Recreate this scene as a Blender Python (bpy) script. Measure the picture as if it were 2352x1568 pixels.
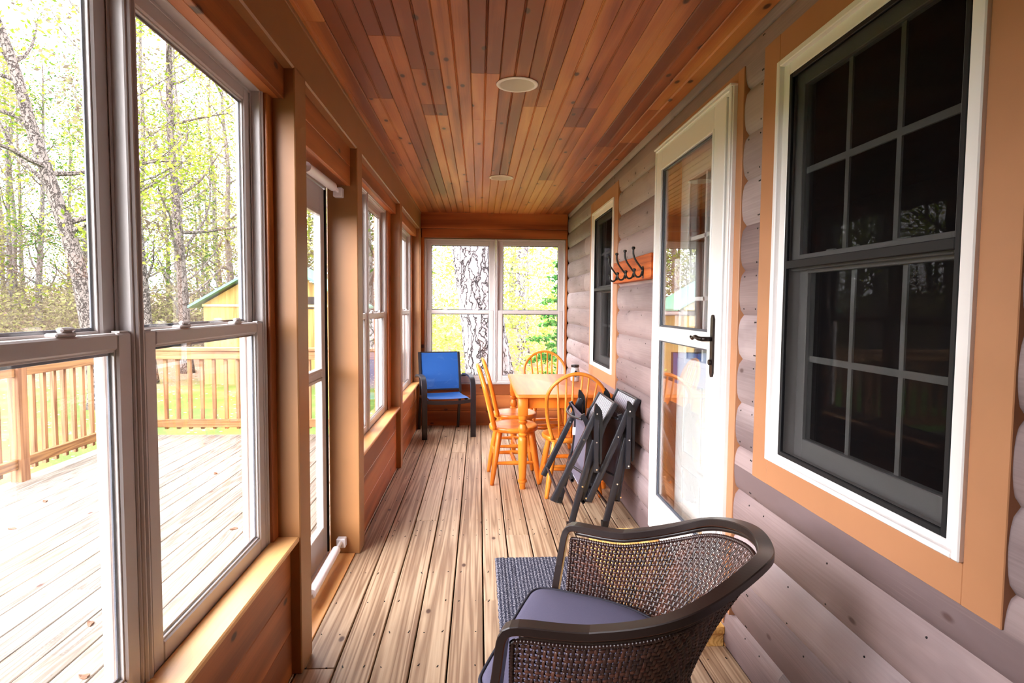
import bpy, math, random
from mathutils import Vector, Matrix
random.seed(7)
for o in list(bpy.data.objects): bpy.data.objects.remove(o, do_unlink=True)
S = bpy.context.scene
COL = S.collection
PI = math.pi

# ------------------------------------------------------------ camera, sky, exposure
YAW, PITCH, ROLL, FPX, CAMH = .0536, -.0592, .0074, 1411.5, 1.43
def cam_axes():
    a, b, c = YAW, PITCH, ROLL
    F = Vector((math.sin(a)*math.cos(b), math.cos(a)*math.cos(b), math.sin(b)))
    r = Vector((math.cos(a), -math.sin(a), 0)); u = r.cross(F)
    return r*math.cos(c)+u*math.sin(c), -r*math.sin(c)+u*math.cos(c), F
_r, _u, _f = cam_axes()
cam = bpy.data.objects.new('camera', bpy.data.cameras.new('camera')); COL.objects.link(cam)
cam.matrix_world = Matrix(((_r.x, _u.x, -_f.x, 0), (_r.y, _u.y, -_f.y, 0), (_r.z, _u.z, -_f.z, CAMH), (0, 0, 0, 1)))
cam.data.sensor_width = 36; cam.data.lens = FPX/2352*36; cam.data.clip_start = .02; cam.data.clip_end = 400
S.camera = cam
w = bpy.data.worlds.new('overcast_sky'); S.world = w; w.use_nodes = True
bg = w.node_tree.nodes['Background']; bg.inputs[0].default_value = (1, .95, 1.01, 1)
# overcast dome, brighter round the veiled sun low behind the camera on the left
_t = w.node_tree; _g = _t.nodes.new('ShaderNodeTexCoord'); _d = _t.nodes.new('ShaderNodeVectorMath'); _d.operation = 'DOT_PRODUCT'
_nz = _t.nodes.new('ShaderNodeVectorMath'); _nz.operation = 'NORMALIZE'; _t.links.new(_g.outputs['Generated'], _nz.inputs[0]); _t.links.new(_nz.outputs[0], _d.inputs[0])
_d.inputs[1].default_value = Vector((-.68, -.70, .22)).normalized()
def _m(op, a, b, clamp=False):
    n = _t.nodes.new('ShaderNodeMath'); n.operation = op; n.use_clamp = clamp
    for i, v in enumerate((a, b)):
        if isinstance(v, bpy.types.NodeSocket): _t.links.new(v, n.inputs[i])
        else: n.inputs[i].default_value = v
    return n.outputs[0]
SKY, GLOW = 7.0, 16.
_t.links.new(_m('ADD', _m('MULTIPLY', _m('POWER', _m('MAXIMUM', _d.outputs['Value'], 0.), 9.), GLOW), SKY), bg.inputs[1])
S.view_settings.view_transform = 'Standard'; S.view_settings.look = 'None'
S.view_settings.exposure = .9; S.view_settings.gamma = 1; S.view_settings.use_curve_mapping = False
S.cycles.max_bounces = 14; S.cycles.diffuse_bounces = 8; S.cycles.glossy_bounces = 4
S.cycles.transparent_max_bounces = 24; S.cycles.transmission_bounces = 6
S.cycles.sample_clamp_indirect = 12; S.cycles.caustics_reflective = False; S.cycles.caustics_refractive = False

# ------------------------------------------------------------ material helpers
def srgb(r, g, b):
    f = lambda v: (v/255/12.92) if v/255 <= .04045 else ((v/255+.055)/1.055)**2.4
    return (f(r), f(g), f(b), 1)
class NT:
    def __init__(s, name):
        s.m = bpy.data.materials.new(name); s.m.use_nodes = True; s.t = s.m.node_tree; s.t.nodes.clear()
        s.out = s.t.nodes.new('ShaderNodeOutputMaterial')
    def n(s, typ, ins=None, **at):
        nd = s.t.nodes.new('ShaderNode'+typ)
        for k, v in at.items(): setattr(nd, k, v)
        for k, v in (ins or {}).items():
            if isinstance(v, bpy.types.NodeSocket): s.t.links.new(v, nd.inputs[k])
            else: nd.inputs[k].default_value = v
        return nd
    def math(s, op, a, b=0., c=None, clamp=False):
        nd = s.n('Math', operation=op, use_clamp=clamp)
        for i, v in enumerate((a, b, c)):
            if v is None: continue
            if isinstance(v, bpy.types.NodeSocket): s.t.links.new(v, nd.inputs[i])
            else: nd.inputs[i].default_value = v
        return nd.outputs[0]
    def vmul(s, v, sc):
        nd = s.n('VectorMath', operation='MULTIPLY'); s.t.links.new(v, nd.inputs[0]); nd.inputs[1].default_value = sc
        return nd.outputs[0]
    def ramp(s, fac, stops):
        nd = s.n('ValToRGB', {'Fac': fac}); e = nd.color_ramp.elements
        while len(e) < len(stops): e.new(.5)
        for el, (p, c) in zip(e, stops): el.position = p; el.color = c if len(c) == 4 else (*c, 1)
        return nd.outputs[0]
    def mix(s, fac, a, b, mode='MIX'):
        nd = s.n('Mix', data_type='RGBA', blend_type=mode)
        for k, v in ((0, fac), (6, a), (7, b)):
            if isinstance(v, bpy.types.NodeSocket): s.t.links.new(v, nd.inputs[k])
            else: nd.inputs[k].default_value = v
        return nd.outputs[2]
    def bsdf(s, color, rough=.5, spec=.5, metal=0, bump=None, bs=.2, coat=0, dist=.004):
        ins = {'Base Color': color, 'Roughness': rough, 'Metallic': metal, 'Specular IOR Level': spec, 'Coat Weight': coat}
        if bump is not None:
            b = s.n('Bump', {'Height': bump, 'Strength': bs, 'Distance': dist}); ins['Normal'] = b.outputs[0]
        nd = s.n('BsdfPrincipled', ins); s.t.links.new(nd.outputs[0], s.out.inputs[0]); return s.m

def wood(name, cols, axis='Y', rings=6., across=9., along=.5, knots=0., knotcol=(.06, .02, .01, 1), rough=.5, spec=.4,
         var=.25, fiber=.35, bump=.15, blotch=0., blotchcol=(.2, .18, .18, 1), coat=0, hue=None, kax='Z', kr=.045):
    t = NT(name)
    tc = t.n('TexCoord').outputs['Object']
    rnd = t.n('NewGeometry').outputs['Random Per Island']
    off = t.n('CombineXYZ', {0: t.math('MULTIPLY', rnd, 37.), 1: t.math('MULTIPLY', rnd, 91.), 2: t.math('MULTIPLY', rnd, 53.)}).outputs[0]
    v = t.n('VectorMath', operation='ADD'); t.t.links.new(tc, v.inputs[0]); t.t.links.new(off, v.inputs[1]); v = v.outputs[0]
    def sc(al, ac): return tuple(al if 'XYZ'[i] == axis else ac for i in range(3))
    n1 = t.n('TexNoise', {'Vector': t.vmul(v, sc(along, across)), 'Scale': 1., 'Detail': 2., 'Roughness': .45}).outputs[0]
    r = t.math('PINGPONG', t.math('MULTIPLY', n1, rings), .5)
    r = t.math('MULTIPLY', r, 2.)
    fb = t.n('TexNoise', {'Vector': t.vmul(v, sc(4., 190.)), 'Scale': 1., 'Detail': 2.}).outputs[0]
    big = t.n('TexNoise', {'Vector': t.vmul(v, sc(1.1, 3.)), 'Scale': 1., 'Detail': 3.}).outputs[0]
    f = t.math('ADD', t.math('MULTIPLY', r, .42), t.math('MULTIPLY', fb, fiber))
    f = t.math('ADD', f, t.math('MULTIPLY', t.math('SUBTRACT', rnd, .5), var))
    f = t.math('ADD', f, t.math('MULTIPLY', t.math('SUBTRACT', big, .5), .5), clamp=True)
    c = t.ramp(f, [(.12, cols[0]), (.42, cols[1]), (.8, cols[2])])
    if hue:   # second tint picked by board
        r2 = t.math('FRACT', t.math('MULTIPLY', rnd, 17.31))
        c = t.mix(t.math('MULTIPLY', r2, hue[1]), c, t.mix(1., c, hue[0], 'MULTIPLY'))
    if blotch:
        nb = t.n('TexNoise', {'Vector': t.vmul(v, sc(1.6, 5.)), 'Scale': 1., 'Detail': 4., 'Roughness': .6}).outputs[0]
        bl = t.math('MULTIPLY', t.math('SUBTRACT', nb, .52), 4.5, clamp=True)
        c = t.mix(t.math('MULTIPLY', bl, blotch), c, blotchcol)
    if knots:
        sx = t.n('SeparateXYZ', {0: v}); ia = 'XYZ'.index(axis); ib = 'XYZ'.index(kax)
        kv = t.n('CombineXYZ', {0: t.math('MULTIPLY', sx.outputs[ia], 3.0), 1: t.math('MULTIPLY', sx.outputs[ib], 6.)}).outputs[0]
        vo = t.n('TexVoronoi', {'Vector': kv, 'Scale': 1., 'Randomness': 1.}, voronoi_dimensions='2D')
        d = vo.outputs['Distance']; cr = t.n('SeparateColor', {0: vo.outputs['Color']}).outputs[0]
        k = t.math('SUBTRACT', 1., t.math('MULTIPLY', t.math('SUBTRACT', d, kr), 26.), clamp=True)
        halo = t.math('SUBTRACT', 1., t.math('MULTIPLY', d, 4.2), clamp=True)
        on = t.math('GREATER_THAN', cr, 1-knots)
        c = t.mix(t.math('MULTIPLY', t.math('MULTIPLY', halo, on), .45), c, t.mix(1., c, cols[0], 'MIX'))
        c = t.mix(t.math('MULTIPLY', t.math('MULTIPLY', k, on), .92), c, knotcol)
    return t.bsdf(c, rough, spec, bump=f, bs=bump, coat=coat)

def plain(name, col, rough=.5, spec=.5, metal=0, noise=0., nscale=8., bump=0., coat=0):
    t = NT(name); c = col
    if noise or bump:
        tc = t.n('TexCoord').outputs['Object']
        nz = t.n('TexNoise', {'Vector': tc, 'Scale': nscale, 'Detail': 4.}).outputs[0]
        k = tuple(max(0, x*(1-noise)) for x in col[:3])+(1,); l = tuple(min(1, x*(1+noise)) for x in col[:3])+(1,)
        c = t.ramp(nz, [(.3, k), (.7, l)])
        if bump: return t.bsdf(c, rough, spec, metal, bump=nz, bs=bump, coat=coat)
    return t.bsdf(c, rough, spec, metal, coat=coat)

def glass(name, tint=(.97, .985, .98, 1), refl=1.):
    t = NT(name)
    ge = t.n('NewGeometry'); dt = t.n('VectorMath', operation='DOT_PRODUCT')
    t.t.links.new(ge.outputs['Incoming'], dt.inputs[0]); t.t.links.new(ge.outputs['Normal'], dt.inputs[1])
    c1 = t.math('SUBTRACT', 1., t.math('ABSOLUTE', dt.outputs['Value']), clamp=True)
    fr = t.math('ADD', .035, t.math('MULTIPLY', t.math('POWER', c1, 5.), .9))
    gl = t.n('BsdfGlossy', {'Roughness': .0, 'Color': (1, 1, 1, 1)}); tr = t.n('BsdfTransparent', {'Color': tint})
    mx = t.n('MixShader', {0: t.math('MULTIPLY', fr, refl, clamp=True), 1: tr.outputs[0], 2: gl.outputs[0]})
    t.t.links.new(mx.outputs[0], t.out.inputs[0]); return t.m

M = {}
M['ceil'] = wood('stained_pine_ceiling', [srgb(140, 72, 34), srgb(196, 118, 60), srgb(224, 160, 90)], 'Y', rings=3, across=5, along=.35, kax='X', knots=.32, rough=.42, var=.6, spec=.4,
                 fiber=.22, hue=(srgb(206, 176, 170), .8))
M['deck'] = wood('weathered_deck_board', [srgb(136, 106, 80), srgb(184, 156, 126), srgb(210, 186, 156)], 'Y', rings=9, across=15, along=.24, knots=.06, kax='X', rough=.5, var=.25,
                 fiber=.3, bump=.2, blotch=.3, blotchcol=srgb(128, 98, 82))
M['deckout'] = wood('bleached_deck_board', [srgb(84, 76, 66), srgb(122, 114, 104), srgb(140, 132, 122)], 'Y', rings=13, across=11, along=.5, knots=.03, kax='X', rough=.7, var=.2,
                    fiber=.3, bump=.3)
M['railwood'] = wood('yellow_treated_rail_wood', [srgb(108, 70, 36), srgb(142, 104, 62), srgb(158, 124, 84)], 'X', rings=8, across=12, rough=.6, var=.2)
M['railwoody'] = wood('yellow_treated_rail_wood_long', [srgb(108, 70, 36), srgb(142, 104, 62), srgb(158, 124, 84)], 'Y', rings=8, across=12, rough=.6, var=.2)
M['railwoodz'] = wood('yellow_treated_post_wood', [srgb(106, 68, 40), srgb(140, 100, 66), srgb(156, 120, 84)], 'Z', rings=6, across=12, rough=.6, var=.25)
M['pine'] = wood('oiled_pine_board', [srgb(130, 66, 28), srgb(180, 104, 52), srgb(200, 130, 72)], 'Y', rings=3, across=5, along=.3, knots=.3, rough=.45, var=.2, fiber=.2, bump=.06)
M['pinex'] = wood('oiled_pine_board_cross', [srgb(130, 66, 28), srgb(180, 104, 52), srgb(200, 130, 72)], 'X', rings=3, across=5, along=.3, knots=.35, rough=.45, var=.2, fiber=.2, bump=.06)
M['pinez'] = wood('oiled_pine_jamb', [srgb(140, 72, 28), srgb(186, 112, 54), srgb(206, 140, 78)], 'Z', rings=3, across=8, along=.5, knots=.4, kax='Y', rough=.45, var=.2, fiber=.2, bump=.06)
M['sill'] = wood('pale_pine_sill', [srgb(196, 120, 60), srgb(232, 172, 106), srgb(244, 200, 138)], 'Y', rings=3, across=6, along=.3, knots=.25, kax='X', rough=.35, var=.15, fiber=.2, bump=.05)
M['step'] = wood('new_treated_step_board', [srgb(200, 146, 74), srgb(236, 190, 112), srgb(248, 214, 146)], 'Y', rings=10, across=14, rough=.5, var=.15)
M['log'] = wood('grey_weathered_log_siding', [srgb(120, 103, 103), srgb(170, 153, 153), srgb(196, 181, 181)], 'Y', rings=1.5, across=3., along=.4, knots=.24, kr=.03, knotcol=srgb(84, 62, 58),
                rough=.6, var=.25, fiber=.22, bump=.1, blotch=.75, blotchcol=srgb(128, 110, 112), hue=(srgb(228, 212, 206), .7))
M['tan'] = plain('tan_trim_paint', srgb(180, 126, 88), .42, .4, noise=.05, nscale=5)
M['tanp'] = plain('tan_post_paint', srgb(158, 110, 66), .42, .4, noise=.05, nscale=5)  # tan trim paint darkened for the shade on posts and beam
M['vinyl'] = plain('white_vinyl', srgb(192, 184, 180), .35, .5)  # white vinyl darkened to stand in for shade on the porch windows
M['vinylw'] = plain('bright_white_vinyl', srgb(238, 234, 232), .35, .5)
M['white'] = plain('white_door_paint', srgb(240, 238, 236), .3, .5)
M['glass'] = glass('clear_window_glass')
M['dglass'] = glass('storm_door_glass', refl=1.6)
M['spacer'] = plain('grey_glazing_spacer', srgb(70, 74, 84), .4, .5)
M['seal'] = plain('black_door_seal', srgb(22, 22, 24), .6, .3)
M['black'] = plain('black_powder_coat', srgb(30, 29, 34), .38, .5, noise=.1, nscale=30)
M['blackpl'] = plain('black_plastic', srgb(16, 16, 17), .35, .5)
M['iron'] = plain('black_cast_iron', srgb(24, 23, 22), .4, .5, bump=.2, nscale=60)
M['bronze'] = plain('dark_bronze_metal', srgb(40, 30, 26), .35, .5, .6)
M['rivet'] = plain('polished_rivet', srgb(225, 222, 215), .2, .5, 1.)
M['orange'] = wood('honey_orange_varnished_wood', [srgb(196, 98, 22), srgb(224, 128, 38), srgb(236, 152, 62)], 'Z', rings=2.5, across=6, along=.8, rough=.33, spec=.4, var=.1,
                   fiber=.2, bump=.02)
M['orangey'] = wood('honey_orange_table_top', [srgb(196, 98, 30), srgb(218, 126, 50), srgb(228, 144, 66)], 'Y', rings=2.5, across=6, along=.5, rough=.42, spec=.25, var=.25,
                    fiber=.25, bump=.02)
M['rail'] = plain('espresso_metal_rail', srgb(34, 24, 21), .34, .5, 0, noise=.15, nscale=12)
M['worn'] = plain('worn_copper_edge', srgb(104, 58, 36), .4, .5, .3)
M['cushion'] = plain('slate_grey_cushion_fabric', srgb(84, 80, 100), .8, .25, noise=.08, nscale=400, bump=.08)
M['piping'] = plain('dark_cushion_piping', srgb(34, 32, 42), .7, .3)
M['trunk'] = None
t = NT('dark_brown_wicker')
rn = t.n('NewGeometry').outputs['Random Per Island']
tc = t.n('TexCoord').outputs['Object']; nz = t.n('TexNoise', {'Vector': tc, 'Scale': 90., 'Detail': 2.}).outputs[0]
M['wicker'] = t.bsdf(t.ramp(t.math('ADD', t.math('MULTIPLY', rn, .6), t.math('MULTIPLY', nz, .5)), [(.2, srgb(34, 22, 20)), (.6, srgb(56, 35, 30)), (.9, srgb(84, 50, 38))]), .32, .5)
# blue and striped sling fabric
t = NT('blue_sling_fabric'); tc = t.n('TexCoord').outputs['Object']
nz = t.n('TexNoise', {'Vector': t.vmul(tc, (6, 6, 9)), 'Scale': 1., 'Detail': 3., 'Distortion': 1.5}).outputs[0]
sm = t.math('MULTIPLY', t.math('SUBTRACT', nz, .6), 5., clamp=True)
M['blue'] = t.bsdf(t.mix(t.math('MULTIPLY', sm, .35), srgb(18, 70, 134), srgb(96, 122, 160)), .55, .4)
def striped(name, a, b, sc, axis=2):
    t = NT(name); tc = t.n('TexCoord').outputs['Object']
    sep = t.n('SeparateXYZ', {0: tc}).outputs[axis]
    st = t.math('GREATER_THAN', t.math('FRACT', t.math('MULTIPLY', sep, sc)), .5)
    return t.bsdf(t.mix(st, a, b), .6, .3)
M['mesh'] = striped('grey_striped_sling_mesh', srgb(206, 206, 214), srgb(62, 62, 70), 150.)
M['slinggrey'] = plain('grey_sling_fabric', srgb(98, 94, 108), .6, .3, noise=.12, nscale=500)
# rug
t = NT('grey_woven_rag_rug'); tc = t.n('TexCoord').outputs['Object']
nz = t.n('TexNoise', {'Vector': t.vmul(tc, (170, 90, 10)), 'Scale': 1., 'Detail': 3., 'Roughness': .8}).outputs[0]
wv = t.math('FRACT', t.math('MULTIPLY', t.n('SeparateXYZ', {0: tc}).outputs[0], 55.))
wv = t.math('PINGPONG', wv, .5)
mixv = t.math('ADD', t.math('MULTIPLY', nz, 1.1), t.math('MULTIPLY', wv, .35))
M['rug'] = t.bsdf(t.ramp(mixv, [(.5, srgb(26, 28, 42)), (.66, srgb(72, 74, 90)), (.84, srgb(186, 184, 190))]), .9, .1, bump=mixv, bs=.7, dist=.004)
# insect screen
t = NT('fine_insect_screen')
tr = t.n('BsdfTransparent', {'Color': (1, 1, 1, 1)}); df = t.n('BsdfDiffuse', {'Color': srgb(18, 17, 18)})
mx = t.n('MixShader', {0: .7, 1: tr.outputs[0], 2: df.outputs[0]}); t.t.links.new(mx.outputs[0], t.out.inputs[0]); M['screen'] = t.m
M['darkroom'] = plain('dark_room_boards', srgb(92, 62, 44), .7, .2, noise=.2, nscale=3)
M['lightcan'] = plain('cream_recess_trim', srgb(240, 232, 214), .4, .4)
M['bulb'] = plain('unlit_frosted_bulb', srgb(226, 222, 208), .3, .5)
# outdoors
t = NT('spring_grass'); tc = t.n('TexCoord').outputs['Object']
g1 = t.n('TexNoise', {'Vector': tc, 'Scale': 1.1, 'Detail': 5.}).outputs[0]
g2 = t.n('TexNoise', {'Vector': tc, 'Scale': 24., 'Detail': 4., 'Roughness': .7}).outputs[0]
c = t.ramp(t.math('ADD', t.math('MULTIPLY', g1, .6), t.math('MULTIPLY', g2, .5)), [(.3, srgb(54, 76, 34)), (.55, srgb(82, 106, 48)), (.75, srgb(124, 134, 80))])
yy = t.n('SeparateXYZ', {0: tc}).outputs[1]
far = t.math('MULTIPLY', t.math('SUBTRACT', t.math('ADD', yy, t.math('MULTIPLY', g1, 6.)), 17.5), .5, clamp=True)
lit = t.ramp(g2, [(.35, srgb(84, 62, 48)), (.6, srgb(130, 110, 90))])
c = t.mix(far, c, lit)
vo = t.n('TexVoronoi', {'Vector': tc, 'Scale': 5.}).outputs['Distance']
c = t.mix(t.math('MULTIPLY', t.math('LESS_THAN', vo, .12), .8), c, srgb(236, 230, 226))
M['grass'] = t.bsdf(c, .9, .1)
def bark(name, a, b, sc, stretch=.22, bs=1., thr=.1):
    t = NT(name); tc = t.n('TexCoord').outputs['Object']
    ds = t.n('TexNoise', {'Vector': tc, 'Scale': 4.*sc/6, 'Detail': 3.}).outputs[1]
    ad = t.n('VectorMath', operation='ADD'); t.t.links.new(tc, ad.inputs[0]); t.t.links.new(t.vmul(ds, (.25, .25, .4)), ad.inputs[1])
    vo = t.n('TexVoronoi', {'Vector': t.vmul(ad.outputs[0], (1, 1, stretch)), 'Scale': sc}, feature='DISTANCE_TO_EDGE').outputs[0]
    nz = t.n('TexNoise', {'Vector': t.vmul(tc, (1, 1, .4)), 'Scale': sc*3, 'Detail': 4.}).outputs[0]
    h = t.math('MULTIPLY', vo, 1/thr, clamp=True)
    return t.bsdf(t.mix(t.math('MULTIPLY', h, t.math('ADD', nz, .35), clamp=True), a, b), .85, .1, bump=h, bs=bs, dist=.02)
M['oak'] = bark('deep_furrowed_oak_bark', srgb(22, 16, 18), srgb(148, 138, 140), 10., .11, thr=.085)
M['bark'] = bark('grey_tree_bark', srgb(44, 38, 36), srgb(104, 96, 92), 14., .2)
def leafmat(name, cols):
    t = NT(name); rn = t.n('NewGeometry').outputs['Random Per Island']
    c = t.ramp(rn, [(.1, cols[0]), (.5, cols[1]), (.9, cols[2])])
    d = t.n('BsdfDiffuse', {'Color': c}); tl = t.n('BsdfTranslucent', {'Color': c})
    mx = t.n('MixShader', {0: .45, 1: d.outputs[0], 2: tl.outputs[0]}); t.t.links.new(mx.outputs[0], t.out.inputs[0]); return t.m
M['leaf'] = leafmat('pale_spring_leaves', [srgb(90, 108, 34), srgb(122, 136, 50), srgb(148, 146, 72)])
M['leafg'] = leafmat('fresh_green_leaves', [srgb(50, 86, 36), srgb(80, 112, 48), srgb(116, 128, 62)])
M['leafb'] = leafmat('brown_brush_twigs', [srgb(92, 82, 70), srgb(122, 114, 92), srgb(134, 134, 88)])
M['leafpale'] = leafmat('sunlit_pale_leaves', [srgb(128, 140, 60), srgb(156, 166, 84), srgb(186, 180, 124)])  # paler leaves; the bright light on the slope is in their colour
M['barkp'] = bark('pale_grey_tree_bark', srgb(84, 76, 72), srgb(132, 126, 122), 14., .2)  # bark colour lifted to carry the glare and haze of the woods
M['needle'] = leafmat('fir_needles', [srgb(40, 84, 40), srgb(64, 120, 56), srgb(100, 150, 74)])
M['shed'] = wood('yellow_shed_boards', [srgb(122, 88, 42), srgb(150, 118, 62), srgb(160, 132, 78)], 'Z', rings=3, across=6, rough=.7, var=.3)
M['shedroof'] = plain('green_metal_roof', srgb(70, 132, 108), .4, .5)
M['jar'] = plain('smoky_jar_glass', srgb(176, 172, 170), .12, .6, noise=.2, nscale=40)
M['label'] = plain('white_paper_tag', srgb(244, 244, 244), .6, .3)
M['ink'] = plain('black_printed_ink', srgb(30, 28, 28), .6, .3)
M['alu'] = plain('white_enamel_closer', srgb(236, 232, 234), .25, .5)
M['deadleaf'] = plain('dry_brown_leaf', srgb(104, 76, 60), .8, .2, noise=.3, nscale=60)

# ------------------------------------------------------------ geometry helpers
class MB:
    def __init__(s): s.v = []; s.f = []; s.mi = []
    def add(s, vs, fs, mi=0):
        b = len(s.v); s.v += [tuple(p) for p in vs]; s.f += [tuple(i+b for i in f) for f in fs]; s.mi += [mi]*len(fs); return s
    def box(s, x0, x1, y0, y1, z0, z1, mi=0):
        x0, x1 = sorted((x0, x1)); y0, y1 = sorted((y0, y1)); z0, z1 = sorted((z0, z1))
        v = [(x, y, z) for x in (x0, x1) for y in (y0, y1) for z in (z0, z1)]
        return s.add(v, [(0, 1, 3, 2), (4, 6, 7, 5), (0, 4, 5, 1), (2, 3, 7, 6), (0, 2, 6, 4), (1, 5, 7, 3)], mi)
    def cbox(s, x0, x1, y0, y1, z0, z1, c=.003, mi=0):   # box with small chamfers
        x0, x1 = sorted((x0, x1)); y0, y1 = sorted((y0, y1)); z0, z1 = sorted((z0, z1))
        c = min(c, (x1-x0)*.45, (y1-y0)*.45, (z1-z0)*.45)
        lo = (x0, y0, z0); hi = (x1, y1, z1); vs = []; idx = {}
        for sx in (0, 1):
            for sy in (0, 1):
                for sz in (0, 1):
                    sg = (sx, sy, sz)
                    for a in range(3):
                        p = []
                        for k in range(3):
                            e = hi[k] if sg[k] else lo[k]
                            if k != a: e += -c if sg[k] else c
                            p.append(e)
                        idx[(sg, a)] = len(vs); vs.append(p)
        fs = []
        for a in range(3):
            b, d = [(1, 2), (2, 0), (0, 1)][a]
            for sa in (0, 1):
                q = []
                for (sb, sd) in ((0, 0), (1, 0), (1, 1), (0, 1)):
                    g = [0]*3; g[a] = sa; g[b] = sb; g[d] = sd; q.append(idx[(tuple(g), a)])
                fs.append(q if sa else q[::-1])
        for a in range(3):
            b, d = [(1, 2), (2, 0), (0, 1)][a]
            for sb in (0, 1):
                for sd in (0, 1):
                    g0 = [0]*3; g1 = [0]*3; g0[b] = g1[b] = sb; g0[d] = g1[d] = sd; g1[a] = 1
                    g0 = tuple(g0); g1 = tuple(g1)
                    q = [idx[(g0, b)], idx[(g1, b)], idx[(g1, d)], idx[(g0, d)]]
                    fs.append(q if (sb ^ sd) else q[::-1])
        for g in [(i, j, k) for i in (0, 1) for j in (0, 1) for k in (0, 1)]:
            q = [idx[(g, 0)], idx[(g, 1)], idx[(g, 2)]]
            fs.append(q if sum(g) % 2 else q[::-1])
        return s.add(vs, fs, mi)
    def sweep(s, pts, sec, side, up=None, closed=False, cap=True, mi=0, mis=None):
        """sec: list of (a,b) in (side, up) frame; side: list of vectors or one vector."""
        pts = [Vector(p) for p in pts]; n = len(pts); m = len(sec); vs = []
        for i, p in enumerate(pts):
            if closed: T = pts[(i+1) % n]-pts[i-1]
            else: T = pts[min(i+1, n-1)]-pts[max(i-1, 0)]
            T.normalize()
            sd = Vector(side[i] if isinstance(side, list) else side); sd = (sd-T*sd.dot(T)).normalized()
            u = T.cross(sd) if up is None else T.cross(sd)
            if u.z < 0 and up == 'z': u = -u
            sq = sec[i] if isinstance(sec[0], list) else sec
            for (a, b) in sq: vs.append(p+sd*a+u*b)
        m = len(sec[0]) if isinstance(sec[0], list) else len(sec)
        fs = []; ms = []
        for i in range(n if closed else n-1):
            j = (i+1) % n
            for k in range(m):
                l = (k+1) % m; fs.append((i*m+k, i*m+l, j*m+l, j*m+k)); ms.append(mis[k] if mis else mi)
        if cap and not closed:
            fs.append(tuple(range(m))[::-1]); ms.append(mi); fs.append(tuple((n-1)*m+k for k in range(m))); ms.append(mi)
        b = len(s.v); s.v += [tuple(p) for p in vs]; s.f += [tuple(i+b for i in f) for f in fs]; s.mi += ms; return s
    def tube(s, pts, r, n=8, closed=False, mi=0, cap=True):
        pts = [Vector(p) for p in pts]; N = len(pts)
        rs = r if isinstance(r, (list, tuple)) else [r]*N
        T = []
        for i in range(N):
            d = (pts[(i+1) % N]-pts[i-1]) if closed else (pts[min(i+1, N-1)]-pts[max(i-1, 0)])
            T.append(d.normalized() if d.length > 1e-9 else Vector((0, 0, 1)))
        a = Vector((0, 0, 1)) if abs(T[0].z) < .9 else Vector((1, 0, 0))
        nrm = (a-T[0]*a.dot(T[0])).normalized(); vs = []
        for i in range(N):
            nrm = nrm-T[i]*nrm.dot(T[i]); nrm.normalize(); b = T[i].cross(nrm)
            for k in range(n):
                an = 2*PI*k/n; vs.append(pts[i]+(nrm*math.cos(an)+b*math.sin(an))*rs[i])
        fs = []
        for i in range(N if closed else N-1):
            j = (i+1) % N
            for k in range(n): l = (k+1) % n; fs.append((i*n+k, i*n+l, j*n+l, j*n+k))
        if cap and not closed: fs.append(tuple(range(n))[::-1]); fs.append(tuple((N-1)*n+k for k in range(n)))
        return s.add(vs, fs, mi)
    def lathe(s, prof, p0, p1, n=16, mi=0):
        """prof: list (t along p0->p1 in 0..1, radius)"""
        p0, p1 = Vector(p0), Vector(p1)
        return s.tube2([p0.lerp(p1, t) for t, _ in prof], [r for _, r in prof], (p1-p0).normalized(), n, mi)
    def tube2(s, pts, rs, ax, n, mi):
        a = Vector((0, 0, 1)) if abs(ax.z) < .9 else Vector((1, 0, 0)); nr = (a-ax*a.dot(ax)).normalized(); b = ax.cross(nr)
        vs = [p+(nr*math.cos(2*PI*k/n)+b*math.sin(2*PI*k/n))*r for p, r in zip(pts, rs) for k in range(n)]
        N = len(pts); fs = [(i*n+k, i*n+(k+1) % n, (i+1)*n+(k+1) % n, (i+1)*n+k) for i in range(N-1) for k in range(n)]
        fs.append(tuple(range(n))[::-1]); fs.append(tuple((N-1)*n+k for k in range(n)))
        return s.add(vs, fs, mi)
    def prism(s, poly, z0, z1, mi=0):
        n = len(poly); vs = [(x, y, z0) for x, y in poly]+[(x, y, z1) for x, y in poly]
        return s.add(vs, [tuple(range(n))[::-1], tuple(range(n, 2*n))]+[(i, (i+1) % n, n+(i+1) % n, n+i) for i in range(n)], mi)
    def loft(s, rings, mi=0, cap=True):
        n = len(rings[0]); vs = [p for r in rings for p in r]
        fs = [(i*n+k, i*n+(k+1) % n, (i+1)*n+(k+1) % n, (i+1)*n+k) for i in range(len(rings)-1) for k in range(n)]
        if cap: fs.append(tuple(range(n))[::-1]); fs.append(tuple((len(rings)-1)*n+k for k in range(n)))
        return s.add(vs, fs, mi)
    def build(s, name, mats, parent=None, smooth=False, auto=None):
        me = bpy.data.meshes.new(name); me.from_pydata(s.v, [], s.f); me.update()
        mats = mats if isinstance(mats, (list, tuple)) else [mats]
        for m in mats: me.materials.append(m if not isinstance(m, str) else M[m])
        if any(s.mi): me.polygons.foreach_set('material_index', s.mi)
        if smooth or auto:
            me.polygons.foreach_set('use_smooth', [True]*len(me.polygons))
            if auto: me.set_sharp_from_angle(angle=math.radians(auto))
        o = bpy.data.objects.new(name, me); COL.objects.link(o)
        if parent: o.parent = parent
        return o
def tag(o, label=None, cat=None, group=None, kind=None):
    if label: o['label'] = label
    if cat: o['category'] = cat
    if group: o['group'] = group
    if kind: o['kind'] = kind
    return o
def thing(name, label, cat, loc=(0, 0, 0), rz=0, group=None, kind=None):
    o = bpy.data.objects.new(name, None); COL.objects.link(o); o.location = loc; o.rotation_euler = (0, 0, rz); o.empty_display_size = .1
    return tag(o, label, cat, group, kind)
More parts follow.
